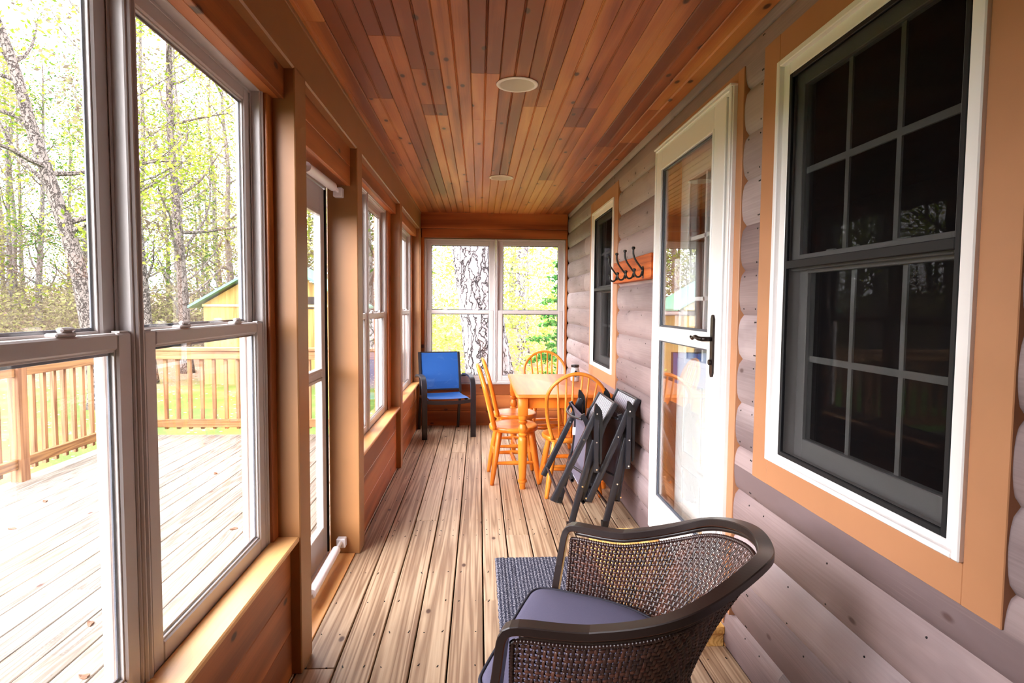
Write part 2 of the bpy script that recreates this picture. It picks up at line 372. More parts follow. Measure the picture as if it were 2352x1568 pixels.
def dup(root, loc, rz, label=None, group=None, scale=None):
    def cp(o, par):
        c = o.copy(); COL.objects.link(c)
        if par: c.parent = par
        for ch in [x for x in kids.get(o.name, [])]: cp(ch, c)
        return c
    kids = {}
    for o in bpy.data.objects:
        if o.parent: kids.setdefault(o.parent.name, []).append(o)
    r = cp(root, None); r.location = loc; r.rotation_euler = (0, 0, rz)
    if scale: r.scale = (scale,)*3
    if label: r['label'] = label
    if group: r['group'] = group
    return r
def struct(name, mb, mats, label, **k):
    o = mb.build(name, mats, **k); return tag(o, label, None, None, 'structure')
def catmull(P, n=8, closed=False):
    P = [Vector(p) for p in P]; out = []; N = len(P)
    Q = (P[-1:]+P+P[:2]) if closed else ([P[0]*2-P[1]]+P+[P[-1]*2-P[-2]])
    for i in range(1, len(Q)-2):
        a, b, c, d = Q[i-1:i+3]
        for k in range(n):
            t = k/n; out.append(.5*((2*b)+(-a+c)*t+(2*a-5*b+4*c-d)*t*t+(-a+3*b-3*c+d)*t**3))
    if not closed: out.append(P[-1])
    return out

# ------------------------------------------------------------ room dimensions
YF, YN, ZC = 7.26, -1.75, 2.49
XP, XW, XWIN = -.677, -.715, -.775          # left posts / panelling / window plane
XG = 1.056                                  # log groove plane
POST = [(-1.75, -1.6), (.43, .575), (2.335, 2.48), (3.49, 3.63), (5.34, 5.48), (7.05, 7.26)]

# floor boards
b = MB(); pitch = .1462; rnd = random.Random(3)
x = .025-.1462*5
i0 = -7
for k in range(-6, 8):
    x0 = .025+pitch*k+.0035; x1 = x0+pitch-.007
    if x1 > 1.09: x1 = 1.085
    if x0 >= 1.07: continue
    cuts = {-5: [2.37], -3: [4.02], 0: [2.905], 1: [3.75], 2: [1.4], -2: [1.1, 5.9], 3: [5.0], 5: [2.9], 4: [1.0]}.get(k, [rnd.uniform(-1, 6)])
    e = [YN-.1]+cuts+[YF-.005]
    for a, c in zip(e, e[1:]): b.cbox(x0, x1, a+.0012, c-.0012, -.032, 0, .003)
for y in [2.37, 4.02, 3.75, 2.905, 5.0]+[q*.61+.18 for q in range(-2, 12)]:
    for k in range(-6, 7):
        for dx in (.03, .11):
            if rnd.random() < .8: b.tube([(.025+pitch*k+dx+rnd.uniform(-.006, .006), y+rnd.uniform(-.02, .02), -.001), (.025+pitch*k+dx, y, .0006)], .0026, 6, mi=1)
struct('floor', b, ['deck', 'seal'], 'weathered tan deck boards running down the porch floor')
b = MB().box(-.9, 1.2, YN-.1, YF, -.2, -.06)
struct('trim_1', b, ['darkroom'], 'dark framing under the floor boards')
b = MB().cbox(-.852, -.705, 2.482, 3.488, -.03, .006, .002)
struct('trim_2', b, ['sill'], 'orange pine threshold board at the left door')

# ceiling planks with a bead down the middle, boards cut around the lamps
b = MB(); bw = .1355; rnd = random.Random(11)
x = -.69+.03
lampx, lampys = .178, [3.018, 5.19, .85]
def plank_profile(x0, x1):
    xm = (x0+x1)/2; z = ZC
    return [(x0, z+.02), (x0, z+.004), (x0+.004, z), (xm-.006, z), (xm-.003, z+.004), (xm, z+.0005), (xm+.003, z+.004), (xm+.006, z), (x1-.004, z), (x1, z+.004), (x1, z+.02)]
k = 0; x0 = -.72
while x0 < 1.1:
    x1 = min(x0+bw-.001, 1.1)
    cuts = sorted([rnd.uniform(-1.2, 6.8)]+([rnd.uniform(2.6, 4.2)] if k % 2 else []) + ([3.35] if k in (3, 7, 9, 12) else []))
    e = [YN-.1]+cuts+[YF]
    for a, c in zip(e, e[1:]):
        if c-a < .02: continue
        pr = plank_profile(x0, x1); n = len(pr)
        vs = [(p, a+.0008, q) for p, q in pr]+[(p, c-.0008, q) for p, q in pr]
        b.add(vs, [(i, (i+1) % n, n+(i+1) % n, n+i) for i in range(n)]+[tuple(range(n))[::-1], tuple(range(n, 2*n))])
    x0 += bw; k += 1
ceil = struct('ceiling', b, ['ceil'], 'stained tongue and groove pine boards over the porch')
cut = MB()
for ly in lampys: cut.lathe([(0, .082), (1, .082)], (lampx, ly, 2.3), (lampx, ly, 2.7), 40)
co = cut.build('cutter', ['ceil']); md = ceil.modifiers.new('b', 'BOOLEAN'); md.object = co; md.operation = 'DIFFERENCE'; md.solver = 'EXACT'
dg = bpy.context.evaluated_depsgraph_get(); nm = bpy.data.meshes.new_from_object(ceil.evaluated_get(dg)); ceil.modifiers.clear(); ceil.data = nm
bpy.data.objects.remove(co, do_unlink=True)
b = MB().box(-1.2, 4.2, YN-.3, YF+.3, 2.64, 2.74)
struct('trim_3', b, ['shedroof'], 'roof over the porch')
def lamp(ly, lab):
    b = MB(); n = 48
    prof = [(.083, ZC+.0), (.083, ZC-.006), (.098, ZC-.006), (.101, ZC-.003), (.101, ZC-.0005), (.081, ZC-.0002)]
    rings = [[(lampx+r*math.cos(2*PI*k/n), ly+r*math.sin(2*PI*k/n), z) for k in range(n)] for r, z in prof]
    t = thing('recessed_light', lab, 'light', (0, 0, 0), group='recessed ceiling lights')
    b.loft(rings, cap=False).build('trim_ring', 'lightcan', t, smooth=True)
    prof = [(.083, ZC-.006), (.080, ZC+.004), (.074, ZC+.04), (.070, ZC+.08), (.062, ZC+.125), (.002, ZC+.13)]
    rings = [[(lampx+r*math.cos(2*PI*k/n), ly+r*math.sin(2*PI*k/n), z) for k in range(n)] for r, z in prof]
    MB().loft(rings, cap=False).build('baffle', 'lightcan', t, smooth=True)
    MB().lathe([(0, .01), (.1, .035), (.3, .047), (.7, .04), (1, .02)], (lampx, ly, ZC+.055), (lampx, ly, ZC+.128), 24).build('bulb', 'bulb', t, smooth=True)
lamp(lampys[0], 'larger nearer white round recessed light in the pine ceiling')
lamp(lampys[1], 'smaller farther white round recessed light in the pine ceiling')

# ------------------------------------------------------------ right log wall
courses = [.165+.176*k for k in range(-1, 14)]
OPEN = [(1.125, 2.228, .797, 2.366), (2.405, 3.545, .165, 2.366), (4.585, 5.70, .797, 2.362)]
def log_piece(b, y0, y1, zc, zlo, zhi):
    pr = []
    N = 9
    for i in range(N+1):
        z = zlo+(zhi-zlo)*i/N; s = (z-zc)/.176*2-1
        pr.append((XG-.0215*math.sqrt(max(0, 1-abs(s)**2.2)), z))
    pr += [(XG+.02, zhi), (XG+.02, zlo)]
    n = len(pr); vs = [(x, y0, z) for x, z in pr]+[(x, y1, z) for x, z in pr]
    b.add(vs, [(i, (i+1) % n, n+(i+1) % n, n+i) for i in range(n)][::1]+[tuple(range(n))[::-1], tuple(range(n, 2*n))])
b = MB(); rnd = random.Random(5)
for ci, zc in enumerate(courses):
    z1 = min(zc+.176, ZC); z0 = max(zc, -.0)
    if z1 <= z0: continue
    zs = sorted({z0, z1}|{q for o in OPEN for q in o[2:] if z0 < q < z1})
    joints = {0: [2.0], 3: [3.9]}.get(ci, [rnd.choice([-.6, .3, 4.1, 6.2])+rnd.uniform(-.2, .2)])
    for za, zb in zip(zs, zs[1:]):
        ys = [YN-.1, YF]; segs = [(YN-.1, YF)]
        for (oa, ob, oz0, oz1) in OPEN:
            if oz0 <= (za+zb)/2 <= oz1:
                ns = []
                for a, c in segs:
                    if ob <= a or oa >= c: ns.append((a, c))
                    else:
                        if a < oa: ns.append((a, oa))
                        if ob < c: ns.append((ob, c))
                segs = ns
        for a, c in segs:
            pts = [a]+[j for j in joints if a+.1 < j < c-.1]+[c]
            for p, q in zip(pts, pts[1:]):
                log_piece(b, p+.0004, q-.0004, zc, za, zb)
    # nail heads
    for yy in [x*.41+(ci % 3)*.11+.1 for x in range(0, 18)]+[2.27, 4.55, 3.6]:
        if any(o[0]-.03 < yy < o[1]+.03 and o[2] < zc+.15 and zc < o[3] for o in OPEN): continue
        for dz in (.025, .15):
            z = zc+dz
            if z > 2.47 or z < .02: continue
            s = (z-zc)/.176*2-1; xx = XG-.0215*math.sqrt(max(0, 1-abs(s)**2.2))
            b.tube([(xx+.002, yy, z), (xx-.0012, yy, z)], .0032, 6, mi=1)
struct('wall_right', b, ['log', 'seal'], 'grey weathered log siding of the cabin', auto=35)
b = MB()   # backing behind the logs, left open at the windows and the door
ys = sorted({YN-.1, YF+.1}|{1.17, 2.17, 2.46, 3.49, 4.65, 5.62})
for a, c in zip(ys, ys[1:]):
    m = (a+c)/2; hole = next(((z0, z1) for (oa, ob, z0, z1) in ((1.17, 2.17, .84, 2.32), (2.46, 3.49, .05, 2.3), (4.65, 5.62, .84, 2.32)) if oa < m < ob), None)
    if hole: b.box(1.078, 1.16, a, c, 0, hole[0]); b.box(1.078, 1.16, a, c, hole[1], 2.6)
    else: b.box(1.078, 1.16, a, c, 0, 2.6)
struct('trim_4', b, ['darkroom'], 'wall core behind the logs')
b = MB(); x0, x1, y0, y1 = 1.16, 4.1, YN-.1, YF+.1
b.box(x1, x1+.05, y0, y1, 0, 2.6); b.box(x0, x1, y0-.05, y0, 0, 2.6); b.box(x0, x1, y1, y1+.05, 0, 2.6); b.box(x0, x1+.05, y0, y1, -.06, 0); b.box(x0-.1, x1+.05, y0, y1, 2.6, 2.66)
struct('wall_cabin', b, ['darkroom'], 'dark cabin room behind the windows')

def casing(n, y0, y1, z0, z1, iy0, iy1, iz0, iz1, lab, bottom=True):
    b = MB(); xf, xb = 1.029, 1.08
    b.cbox(xf, xb, y0, iy0, z0, z1, .002); b.cbox(xf, xb, iy1, y1, z0, z1, .002)
    b.cbox(xf+.0008, xb, iy0, iy1, iz1, z1, .002)
    if bottom: b.cbox(xf+.0008, xb, iy0, iy1, z0, iz0, .002)
    struct('trim_%d' % n, b, ['tan'], lab)
casing(5, 1.122, 2.231, .797, 2.366, 1.224, 2.116, .889, 2.268, 'tan painted casing round the big cabin window')
casing(6, 4.582, 5.702, .797, 2.362, 4.705, 5.60, .893, 2.262, 'tan painted casing round the small far cabin window')
casing(7, 2.403, 3.546, .165, 2.366, 2.462, 3.532, .18, 2.315, 'tan painted casing round the storm door')
b = MB().cbox(1.03, 1.08, 2.462, 3.532, .10, .135, .002)
struct('trim_8', b, ['tan'], 'tan board under the storm door')

def cabin_window(n, y0, y1, z0, z1, lab):
    root = thing('window_%d' % n, lab, None, (0, 0, 0), kind='structure')
    b = MB(); x0, x1 = 1.018, 1.13
    fw = .060
    for (a, c, e, g) in ((y0, y0+fw, z0, z1), (y1-fw, y1, z0, z1), (y0+fw, y1-fw, z1-fw, z1), (y0+fw, y1-fw, z0, z0+.03)):
        b.cbox(x0+.018, x1, a, c, e, g, .003)
    for (a, c, e, g) in ((y0, y0+.022, z0, z1), (y1-.022, y1, z0, z1), (y0+.022, y1-.022, z1-.022, z1), (y0+.022, y1-.022, z0, z0+.014)):
        b.cbox(x0, x1-.02, a, c, e, g, .003)
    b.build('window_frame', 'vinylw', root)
    a, c, e, g = y0+fw, y1-fw, z0+.03, z1-fw; zm = (e+g)/2+.01
    # sashes: the upper one outside, the lower one inside
    for nm, xa, sa, sb in (('upper_sash', 1.062, zm-.02, g), ('lower_sash', 1.094, e, zm+.02)):
        s = MB(); st = .05
        s.cbox(xa, xa+.03, a, a+st, sa, sb, .002); s.cbox(xa, xa+.03, c-st, c, sa, sb, .002)
        s.cbox(xa, xa+.03, a+st, c-st, sb-st, sb, .002); s.cbox(xa, xa+.03, a+st, c-st, sa, sa+(.05 if nm == 'upper_sash' else .065), .002)
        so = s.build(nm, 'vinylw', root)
        MB().box(xa+.012, xa+.016, a+st, c-st, sa+.04, sb-st).build('pane', 'glass', so)
        gb = MB(); ia, ic = a+st, c-st; mid = (sa+.05+sb-st)/2
        for q in (1/3, 2/3): yy = ia+(ic-ia)*q; gb.box(xa+.018, xa+.024, yy-.009, yy+.009, sa+.05, sb-st)
        gb.box(xa+.0175, xa+.0245, ia, ic, mid-.010, mid+.010)
        gb.build('grille', 'vinylw', so)
    k = MB()
    for q in (.3, .72):
        yy = a+(c-a)*q; k.cbox(1.088, 1.112, yy-.03, yy+.03, zm+.021, zm+.03, .003); k.cbox(1.078, 1.09, yy-.006, yy+.035, zm+.03, zm+.037, .002)
    k.build('sash_lock', 'vinylw', root)
    s = MB(); xs = 1.036; sw = .016
    for (p, q, r, t_) in ((a, a+sw, e, g), (c-sw, c, e, g), (a+sw, c-sw, g-sw, g), (a+sw, c-sw, e, e+sw), (a+sw, c-sw, zm-.014, zm+.012)): s.cbox(xs, xs+.012, p, q, r, t_, .002)
    so = s.build('screen_frame', 'seal', root)
    MB().add([(xs+.006, a, e), (xs+.006, c, e), (xs+.006, c, g), (xs+.006, a, g)], [(0, 1, 2, 3)]).build('insect_screen', 'screen', so)
cabin_window(7, 1.224, 2.116, .889, 2.268, 'big dark screened cabin window on the right')
cabin_window(8, 4.705, 5.60, .893, 2.262, 'small far screened cabin window')

# storm door on the cabin wall
def slab_ring(b, x0, x1, y0, y1, z0, z1, s0, s1, zb, zt, c=.003):
    b.cbox(x0, x1, y0, y0+s0, z0, z1, c); b.cbox(x0, x1, y1-s1, y1, z0, z1, c); b.cbox(x0, x1, y0+s0, y1-s1, z1-zt, z1, c); b.cbox(x0, x1, y0+s0, y1-s1, z0, z0+zb, c)
D = thing('door_1', 'white storm door with two glass panels on the cabin wall', None, kind='structure')
b = MB(); z0, z1 = .135, 2.315
slab_ring(b, 1.012, 1.075, 2.462, 3.532, z0, z1, .046, .03, .012, .028); slab_ring(b, 1.004, 1.03, 2.466, 3.53, z0, z1-.004, .02, .014, .006, .012)
b.cbox(.998, 1.04, 2.46, 3.54, z1-.002, z1+.008, .002)
b.build('door_frame', 'white', D)
MB().box(1.02, 1.03, 2.508, 2.520, .15, 2.287).build('seal_strip', 'seal', D)
b = MB(); x0, x1, y0, y1, z0, z1 = 1.006, 1.036, 2.52, 3.50, .147, 2.287
slab_ring(b, x0, x1, y0, y1, z0, z1, .125, .10, .21, .105); b.cbox(x0, x1, y0+.125, y1-.10, 1.243, 1.315, .003)
leaf = b.build('door_leaf', 'white', D)
for (za, zb) in ((.357, 1.243), (1.315, 2.182)):
    g = MB(); slab_ring(g, 1.000, 1.012, 2.637, 3.408, za-.010, zb+.010, .012, .012, .012, .012, .002); g.build('panel_molding', 'white', leaf)
    g = MB(); slab_ring(g, 1.014, 1.022, 2.645, 3.40, za, zb, .010, .016, .012, .010, .001); g.build('gasket', 'spacer', leaf)
    MB().box(1.020, 1.0235, 2.645, 3.40, za, zb).build('pane', 'dglass', leaf)
b = MB()
out = [(2.605, 1.145), (2.605, 1.375), (2.598, 1.392), (2.590, 1.395), (2.582, 1.392), (2.574, 1.375), (2.574, 1.145), (2.582, 1.128), (2.590, 1.125), (2.598, 1.128)]
n = len(out); b.add([(1.006, y, z) for y, z in out]+[(.997, y, z) for y, z in out], [tuple(range(n)), tuple(range(n, 2*n))[::-1]]+[(i, n+i, n+(i+1) % n, (i+1) % n) for i in range(n)])
hp = b.build('handle_plate', 'bronze', D)
b = MB().tube([(.998, 2.592, 1.29), (.955, 2.592, 1.29)], .010, 12)
b.tube(catmull([(.958, 2.592, 1.29), (.950, 2.62, 1.292), (.950, 2.66, 1.297), (.951, 2.70, 1.287), (.953, 2.725, 1.296)], 6), [.010]*6+[.009]*6+[.008]*6+[.006]*6+[.004], 10)
b.build('lever', 'bronze', hp, smooth=True)
MB().tube([(.998, 2.592, 1.19), (.988, 2.592, 1.19)], .012, 14).build('lock_cylinder', 'bronze', hp, auto=40)
# inner wooden entry door seen through the glass
I = thing('door_2', 'white entry door behind the storm door glass', None, kind='structure')
b = MB(); x0, x1 = 1.125, 1.165
b.box(x0, x1, 2.50, 3.42, .05, 1.14)
slab_ring(b, x0, x1, 2.50, 3.42, 1.14, 2.25, .15, .15, .01, .14)
for (a, c, e, g) in ((2.62, 2.90, .25, .55), (3.02, 3.30, .25, .55), (2.62, 2.90, .62, 1.02), (3.02, 3.30, .62, 1.02)):
    slab_ring(b, x0-.008, x0, a, c, e, g, .02, .02, .02, .02, .003)
slab_ring(b, x0-.012, x0, 2.63, 3.29, 1.12, 2.13, .03, .03, .03, .03, .003)
for q in (1/3, 2/3): b.box(x0+.01, x0+.03, 2.65+.62*q-.01, 2.65+.62*q+.01, 1.15, 2.11); b.box(x0+.01, x0+.03, 2.65, 3.27, 1.15+.96*q-.01, 1.15+.96*q+.01)
b.build('door_panel', 'white', I)
MB().box(x0+.016, x0+.02, 2.65, 3.27, 1.15, 2.11).build('pane', 'glass', I)
MB().box(1.04, 1.165, 3.42, 3.50, .05, 2.3).box(1.04, 1.165, 2.46, 2.50, .05, 2.3).box(1.04, 1.165, 2.5, 3.42, 2.25, 2.3).build('door_jamb', 'pinez', I)
MB().box(1.04, 1.165, 2.46, 3.5, .0, .06).build('threshold', 'sill', I)

# step in front of the storm door
st = thing('door_step', 'low yellow pine box step under the storm door', 'step', (0, 0, 0))
b = MB()
for k in range(3): b.cbox(.655+k*.128, .655+k*.128+.125, 2.45, 3.60, .058, .09, .003)
b.build('tread', 'step', st)
b = MB(); b.cbox(.665, 1.035, 2.46, 2.49, .0, .058, .002); b.cbox(.665, 1.035, 3.56, 3.59, 0, .058, .002); b.cbox(.66, .69, 2.49, 3.56, 0, .058, .002)
b.build('side_board', 'step', st)

# ------------------------------------------------------------ left wall: posts, beam, panelling, headers
n = 9
for (a, c), lab in zip(POST, ('tan corner post behind the camera', 'tan post beside the nearest left window', 'tall tan post just before the left door', 'tall tan post just past the left door',
                             'tan post between the two far left windows', 'tan corner post at the far left')):
    b = MB()
    if n == 12: b.cbox(XP, -.846, a, c, 0, 2.3, .004)
    else: b.cbox(XP, -.87, a, c, 0, 2.3, .004)
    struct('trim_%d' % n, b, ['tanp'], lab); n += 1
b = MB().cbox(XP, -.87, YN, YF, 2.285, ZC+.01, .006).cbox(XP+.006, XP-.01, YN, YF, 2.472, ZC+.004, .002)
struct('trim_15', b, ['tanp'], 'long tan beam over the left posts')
def bays(z0, z1, kind):
    b = MB(); rnd = random.Random(kind); 
    for (a, c) in ((-1.6, .43), (.575, 2.335), (3.63, 5.34), (5.48, 7.05)):
        zz = [z0+(z1-z0)*q/3 for q in range(4)]
        for p, q in zip(zz, zz[1:]): b.cbox(XW, XW-.02, a, c, p+.0006, q-.0006, .0025)
    return b
b = bays(0, .522, 1)
struct('wall_left', b, ['pine'], 'oiled pine panelling under the left windows')
b = MB()
for (a, c) in ((-1.6, .43), (.575, 2.335), (3.63, 5.34), (5.48, 7.05)): b.box(-.736, -.87, a, c, -.2, .5)
struct('trim_16', b, ['shed'], 'outer half of the low left wall')
b = MB()
for (a, c, zb) in ((-1.6, .43, 2.175), (.575, 2.335, 2.175), (2.48, 3.49, 2.08), (3.63, 5.34, 2.195), (5.48, 7.05, 2.195)):
    if zb < 2.1: b.cbox(XW, XW-.02, a, c, 2.186, 2.29, .002); b.cbox(XW, XW-.02, a, c, zb, 2.184, .002)
    else: b.cbox(XW, XW-.02, a, c, zb, 2.29, .002)
    b.cbox(XW-.021, -.80, a, c, zb+.002, zb+.03, .001); b.cbox(-.801, -.87, a, c, zb+.002, 2.29, .001)
struct('trim_17', b, ['pine'], 'pine header boards over the left windows and door')
b = MB()
for (a, c) in ((-1.6, .43), (.575, 2.335), (3.63, 5.34), (5.48, 7.05)): b.cbox(XP-.004, -.775, a, c, .523, .543, .004)
struct('trim_18', b, ['sill'], 'pale pine sill boards under the left windows')
b = MB()
for (a, c) in ((-1.6, -1.30), (.575, .608), (2.277, 2.335), (3.63, 3.654), (5.162, 5.34), (5.48, 5.508), (6.962, 7.05)):
    b.cbox(-.758, -.87, a, c, .543, 2.2, .003)
struct('trim_19', b, ['pinez'], 'narrow pine jambs beside the left windows')

# double-hung porch windows
def dh_window(n, T, u0, u1, z0, z1, lab, lock=True, zm=1.345):
    root = thing('window_%d' % n, lab, None, kind='structure')
    def bx(b, ua, ub, da, db, za, zb, c=.003):
        x0, y0 = T(ua, da); x1, y1 = T(ub, db); b.cbox(x0, x1, y0, y1, za, zb, c)
    def ring(b, ua, ub, za, zb, da, db, s, zb_, zt_, c=.003):
        bx(b, ua, ua+s, da, db, za, zb, c); bx(b, ub-s, ub, da, db, za, zb, c); bx(b, ua+s, ub-s, da, db, zb-zt_, zb, c); bx(b, ua+s, ub-s, da, db, za, za+zb_, c)
    b = MB(); ring(b, u0, u1, z0, z1, .0, .085, .022, .03, .022); ring(b, u0, u1, z0, z1, -.006, .012, .013, .013, .013, .004)
    ring(b, u0+.022, u1-.022, z0+.03, z1-.022, .0295, .0325, .010, .002, .010, .001); ring(b, u0+.022, u1-.022, z0+.03, z1-.022, .062, .080, .012, .006, .012, .002)
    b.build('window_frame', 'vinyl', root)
    a, c = u0+.024, u1-.024
    for nm, d, sa, sb in (('lower_sash', .002, z0+.03, zm+.018), ('upper_sash', .034, zm-.018, z1-.024)):
        s = MB(); stl = .052; rt = .036 if nm == 'lower_sash' else .045; rb = .055 if nm == 'lower_sash' else .036
        ring(s, a, c, sa, sb, d, d+.027, stl, rb, rt, .004)
        ring(s, a+stl-.001, c-stl+.001, sa+rb-.001, sb-rt+.001, d+.006, d+.021, .006, .006, .006, .001)
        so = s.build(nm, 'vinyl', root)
        g = MB(); ring(g, a+stl+.005, c-stl-.005, sa+rb+.005, sb-rt-.005, d+.0145, d+.0185, .007, .007, .007, .0005); g.build('spacer_bar', 'spacer', so)
        g = MB(); bx(g, a+stl, c-stl, d+.0115, d+.0135, sa+rb, sb-rt, .0001); g.build('pane', 'glass', so)
    if lock:
        for q in (.27, .73):
            k = MB(); u = a+(c-a)*q
            bx(k, u-.03, u+.03, .004, .028, zm+.018, zm+.026); bx(k, u-.008, u+.034, .008, .022, zm+.026, zm+.036, .004); k.build('sash_lock', 'vinyl', root)
        for u in (a+.02, c-.02):
            k = MB(); bx(k, u-.018, u+.018, .006, .024, zm+.018, zm+.022, .001); k.build('tilt_latch', 'vinyl', root)
TL = lambda u, d: (XWIN-d, u)
TF = lambda u, d: (u, YF-.012+d)
TN = lambda u, d: (u, YN-d)
dh_window(1, TL, .612, 1.441, .505, 2.195, 'nearest left porch window at the frame edge')
dh_window(2, TL, 1.446, 2.275, .505, 2.195, 'left porch window just before the tall tan post')
dh_window(3, TL, 3.656, 4.327, .505, 2.2, 'first of the pair past the left door')
dh_window(4, TL, 4.332, 5.16, .505, 2.2, 'second of the pair past the left door')
dh_window(5, TL, 5.51, 6.127, .505, 2.2, 'first window of the farthest left pair')
dh_window(6, TL, 6.132, 6.96, .505, 2.2, 'farthest window of the left wall')
dh_window(9, TF, -.640, .1925, .505, 2.197, 'left window of the end wall')
dh_window(10, TF, .1965, 1.013, .505, 2.197, 'right window of the end wall')
b = MB()
for za, zb in [(.545+.18*k, .722+.18*k) for k in range(9)]+[(2.165, 2.2)]: b.cbox(XW, XW-.03, -1.6, .43, za, zb, .0025)
b.box(XW-.031, -.87, -1.6, .43, .5, 2.2)  # unseen infill where windows would be, added to block light near the camera
struct('trim_24', b, ['pine'], 'solid pine wall section beside the camera')

# end walls
for nm, y0, y1, s in (('wall_far', YF-.02, YF+.12, 1), ('wall_near', YN, YN-.12, -1)):
    b = MB(); yi = y0
    for za, zb in ((0, .178), (.18, .365), (.367, .503)): b.cbox(XP-.03, 1.036, yi, yi+s*.02, za, zb-.001, .0025)
    ys = yi-s*.02 if s > 0 else yi+.02
    b.cbox(XP+.012, 1.030, yi-s*.022, yi+s*.02, 2.205, 2.309, .003); b.cbox(XP+.0, 1.032, yi-s*.03, yi+s*.02, 2.311, ZC+.004, .004)
    struct(nm, b, ['pinex'], 'pine boards under and over the end windows' if s > 0 else 'pine boards round the windows behind the camera')
    b = MB(); b.box(-.87, 1.08, yi+s*.021, y1, -.2, .5); b.box(-.87, 1.08, yi+s*.021, y1, 2.2, 2.6); b.box(-.87, -.645 if s > 0 else 1.08, yi+s*.021, y1, .5, 2.2); b.box(1.016, 1.08, yi+s*.021, y1, .5, 2.2)  # near end filled solid to cut light from behind the camera
    struct('trim_%d' % (20 if s > 0 else 21), b, ['shed'], 'outer shell of the end wall')
b = MB(); b.cbox(1.014, 1.034, YF-.045, YF-.0, .503, 2.205, .003); b.cbox(-.677, -.642, YF-.03, YF, .503, 2.205, .003)
struct('trim_22', b, ['pinez'], 'narrow pine jambs beside the end windows')
b = MB(); b.cbox(-.66, 1.03, YF-.035, YF-.0, .494, .503, .002)
struct('trim_23', b, ['vinyl'], 'thin white ledge under the end windows')

# left storm door with its closers
D = thing('door_3', 'white storm door on the left between the tall posts', None, kind='structure')
b = MB()
xo = -.858
def lring(b, x0, x1, y0, y1, z0, z1, s, zb, zt): b.cbox(x0, x1, y0, y0+s, z0, z1, .003); b.cbox(x0, x1, y1-s, y1, z0, z1, .003); b.cbox(x0, x1, y0+s, y1-s, z1-zt, z1, .003); b.cbox(x0, x1, y0+s, y1-s, z0, z0+zb, .003)
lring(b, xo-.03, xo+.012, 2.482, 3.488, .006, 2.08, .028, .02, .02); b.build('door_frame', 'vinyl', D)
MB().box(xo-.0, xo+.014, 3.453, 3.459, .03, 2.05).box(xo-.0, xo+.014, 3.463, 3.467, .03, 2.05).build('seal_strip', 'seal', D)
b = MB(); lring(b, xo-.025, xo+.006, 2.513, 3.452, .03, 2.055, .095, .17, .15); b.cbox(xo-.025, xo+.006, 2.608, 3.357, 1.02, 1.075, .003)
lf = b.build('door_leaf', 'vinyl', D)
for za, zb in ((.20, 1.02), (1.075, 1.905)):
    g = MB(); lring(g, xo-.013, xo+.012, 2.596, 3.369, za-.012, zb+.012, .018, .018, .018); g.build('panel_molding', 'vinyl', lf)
    MB().box(xo-.008, xo-.005, 2.61, 3.355, za, zb).build('pane', 'glass', lf)
for z, lab in ((2.035, 'upper'), (.075, 'lower')):
    c = MB(); c.tube([(-.775, 2.83, z+.005), (-.775, 3.33, z+.012)], .023, 16); c.tube([(-.775, 3.33, z+.012), (-.775, 3.35, z+.012)], [.023, .012], 16); c.tube([(-.775, 2.60, z), (-.775, 2.83, z+.005)], .005, 8)
    cl = thing('door_closer', '%s white tube closer of the left storm door' % lab, 'door closer', group='storm door closers')
    c.build('cylinder', 'alu', cl, auto=40)
    k = MB(); k.cbox(-.80, -.75, 3.44, 3.488, z-.022, z+.030, .004); k.cbox(-.782, -.768, 3.34, 3.445, z+.000, z+.022, .003); k.build('bracket', 'alu', cl)
    k = MB(); k.cbox(-.846, -.770, 2.58, 2.61, z-.02, z+.02, .003); k.build('door_bracket', 'alu', cl)

# ------------------------------------------------------------ coat hook rack
rk = thing('coat_hook_rack', 'rough orange timber block with black hooks on the log wall', 'hook rack')
b = MB().cbox(.994, 1.05, 3.556, 4.545, 1.592, 1.742, .005)
rkm = wood('rough_orange_timber', [srgb(150, 64, 20), srgb(206, 104, 44), srgb(226, 130, 66)], 'Y', rings=4, across=10, knots=.3, rough=.6, var=.1, bump=.5, blotch=.5, blotchcol=srgb(96, 50, 26))
b.build('timber_block', rkm, rk)
for yy in (3.70, 3.915, 4.15, 4.40):
    h = MB(); x = .992
    h.prism([(0, 0)], 0, 0) if False else None
    pl = [(yy+.014*math.cos(a)*(1 if abs(math.sin(a)) < .8 else .6), 1.642+.030*math.sin(a)) for a in [2*PI*k/14 for k in range(14)]]
    m_ = len(pl); h.add([(x, p, q) for p, q in pl]+[(x-.006, p, q) for p, q in pl], [tuple(range(m_)), tuple(range(m_, 2*m_))[::-1]]+[(i, m_+i, m_+(i+1) % m_, (i+1) % m_) for i in range(m_)])
    hk = h.build('hook', 'iron', rk)
    c = catmull([(x-.004, yy, 1.650), (x-.020, yy, 1.670), (x-.050, yy, 1.712), (x-.062, yy, 1.745), (x-.062, yy, 1.775)], 6)
    MB().tube(c, [.006]*len(c), 8).lathe([(0, .006), (.3, .011), (.7, .012), (1, .007)], (x-.062, yy, 1.770), (x-.062, yy, 1.788), 10).build('upper_prong', 'iron', hk, smooth=True)
    c = catmull([(x-.004, yy, 1.640), (x-.016, yy, 1.612), (x-.036, yy, 1.606), (x-.052, yy, 1.622), (x-.054, yy, 1.645)], 6)
    MB().tube(c, [.006]*len(c), 8).lathe([(0, .006), (.3, .010), (.7, .011), (1, .006)], (x-.054, yy, 1.640), (x-.054, yy, 1.657), 10).build('lower_prong', 'iron', hk, smooth=True)

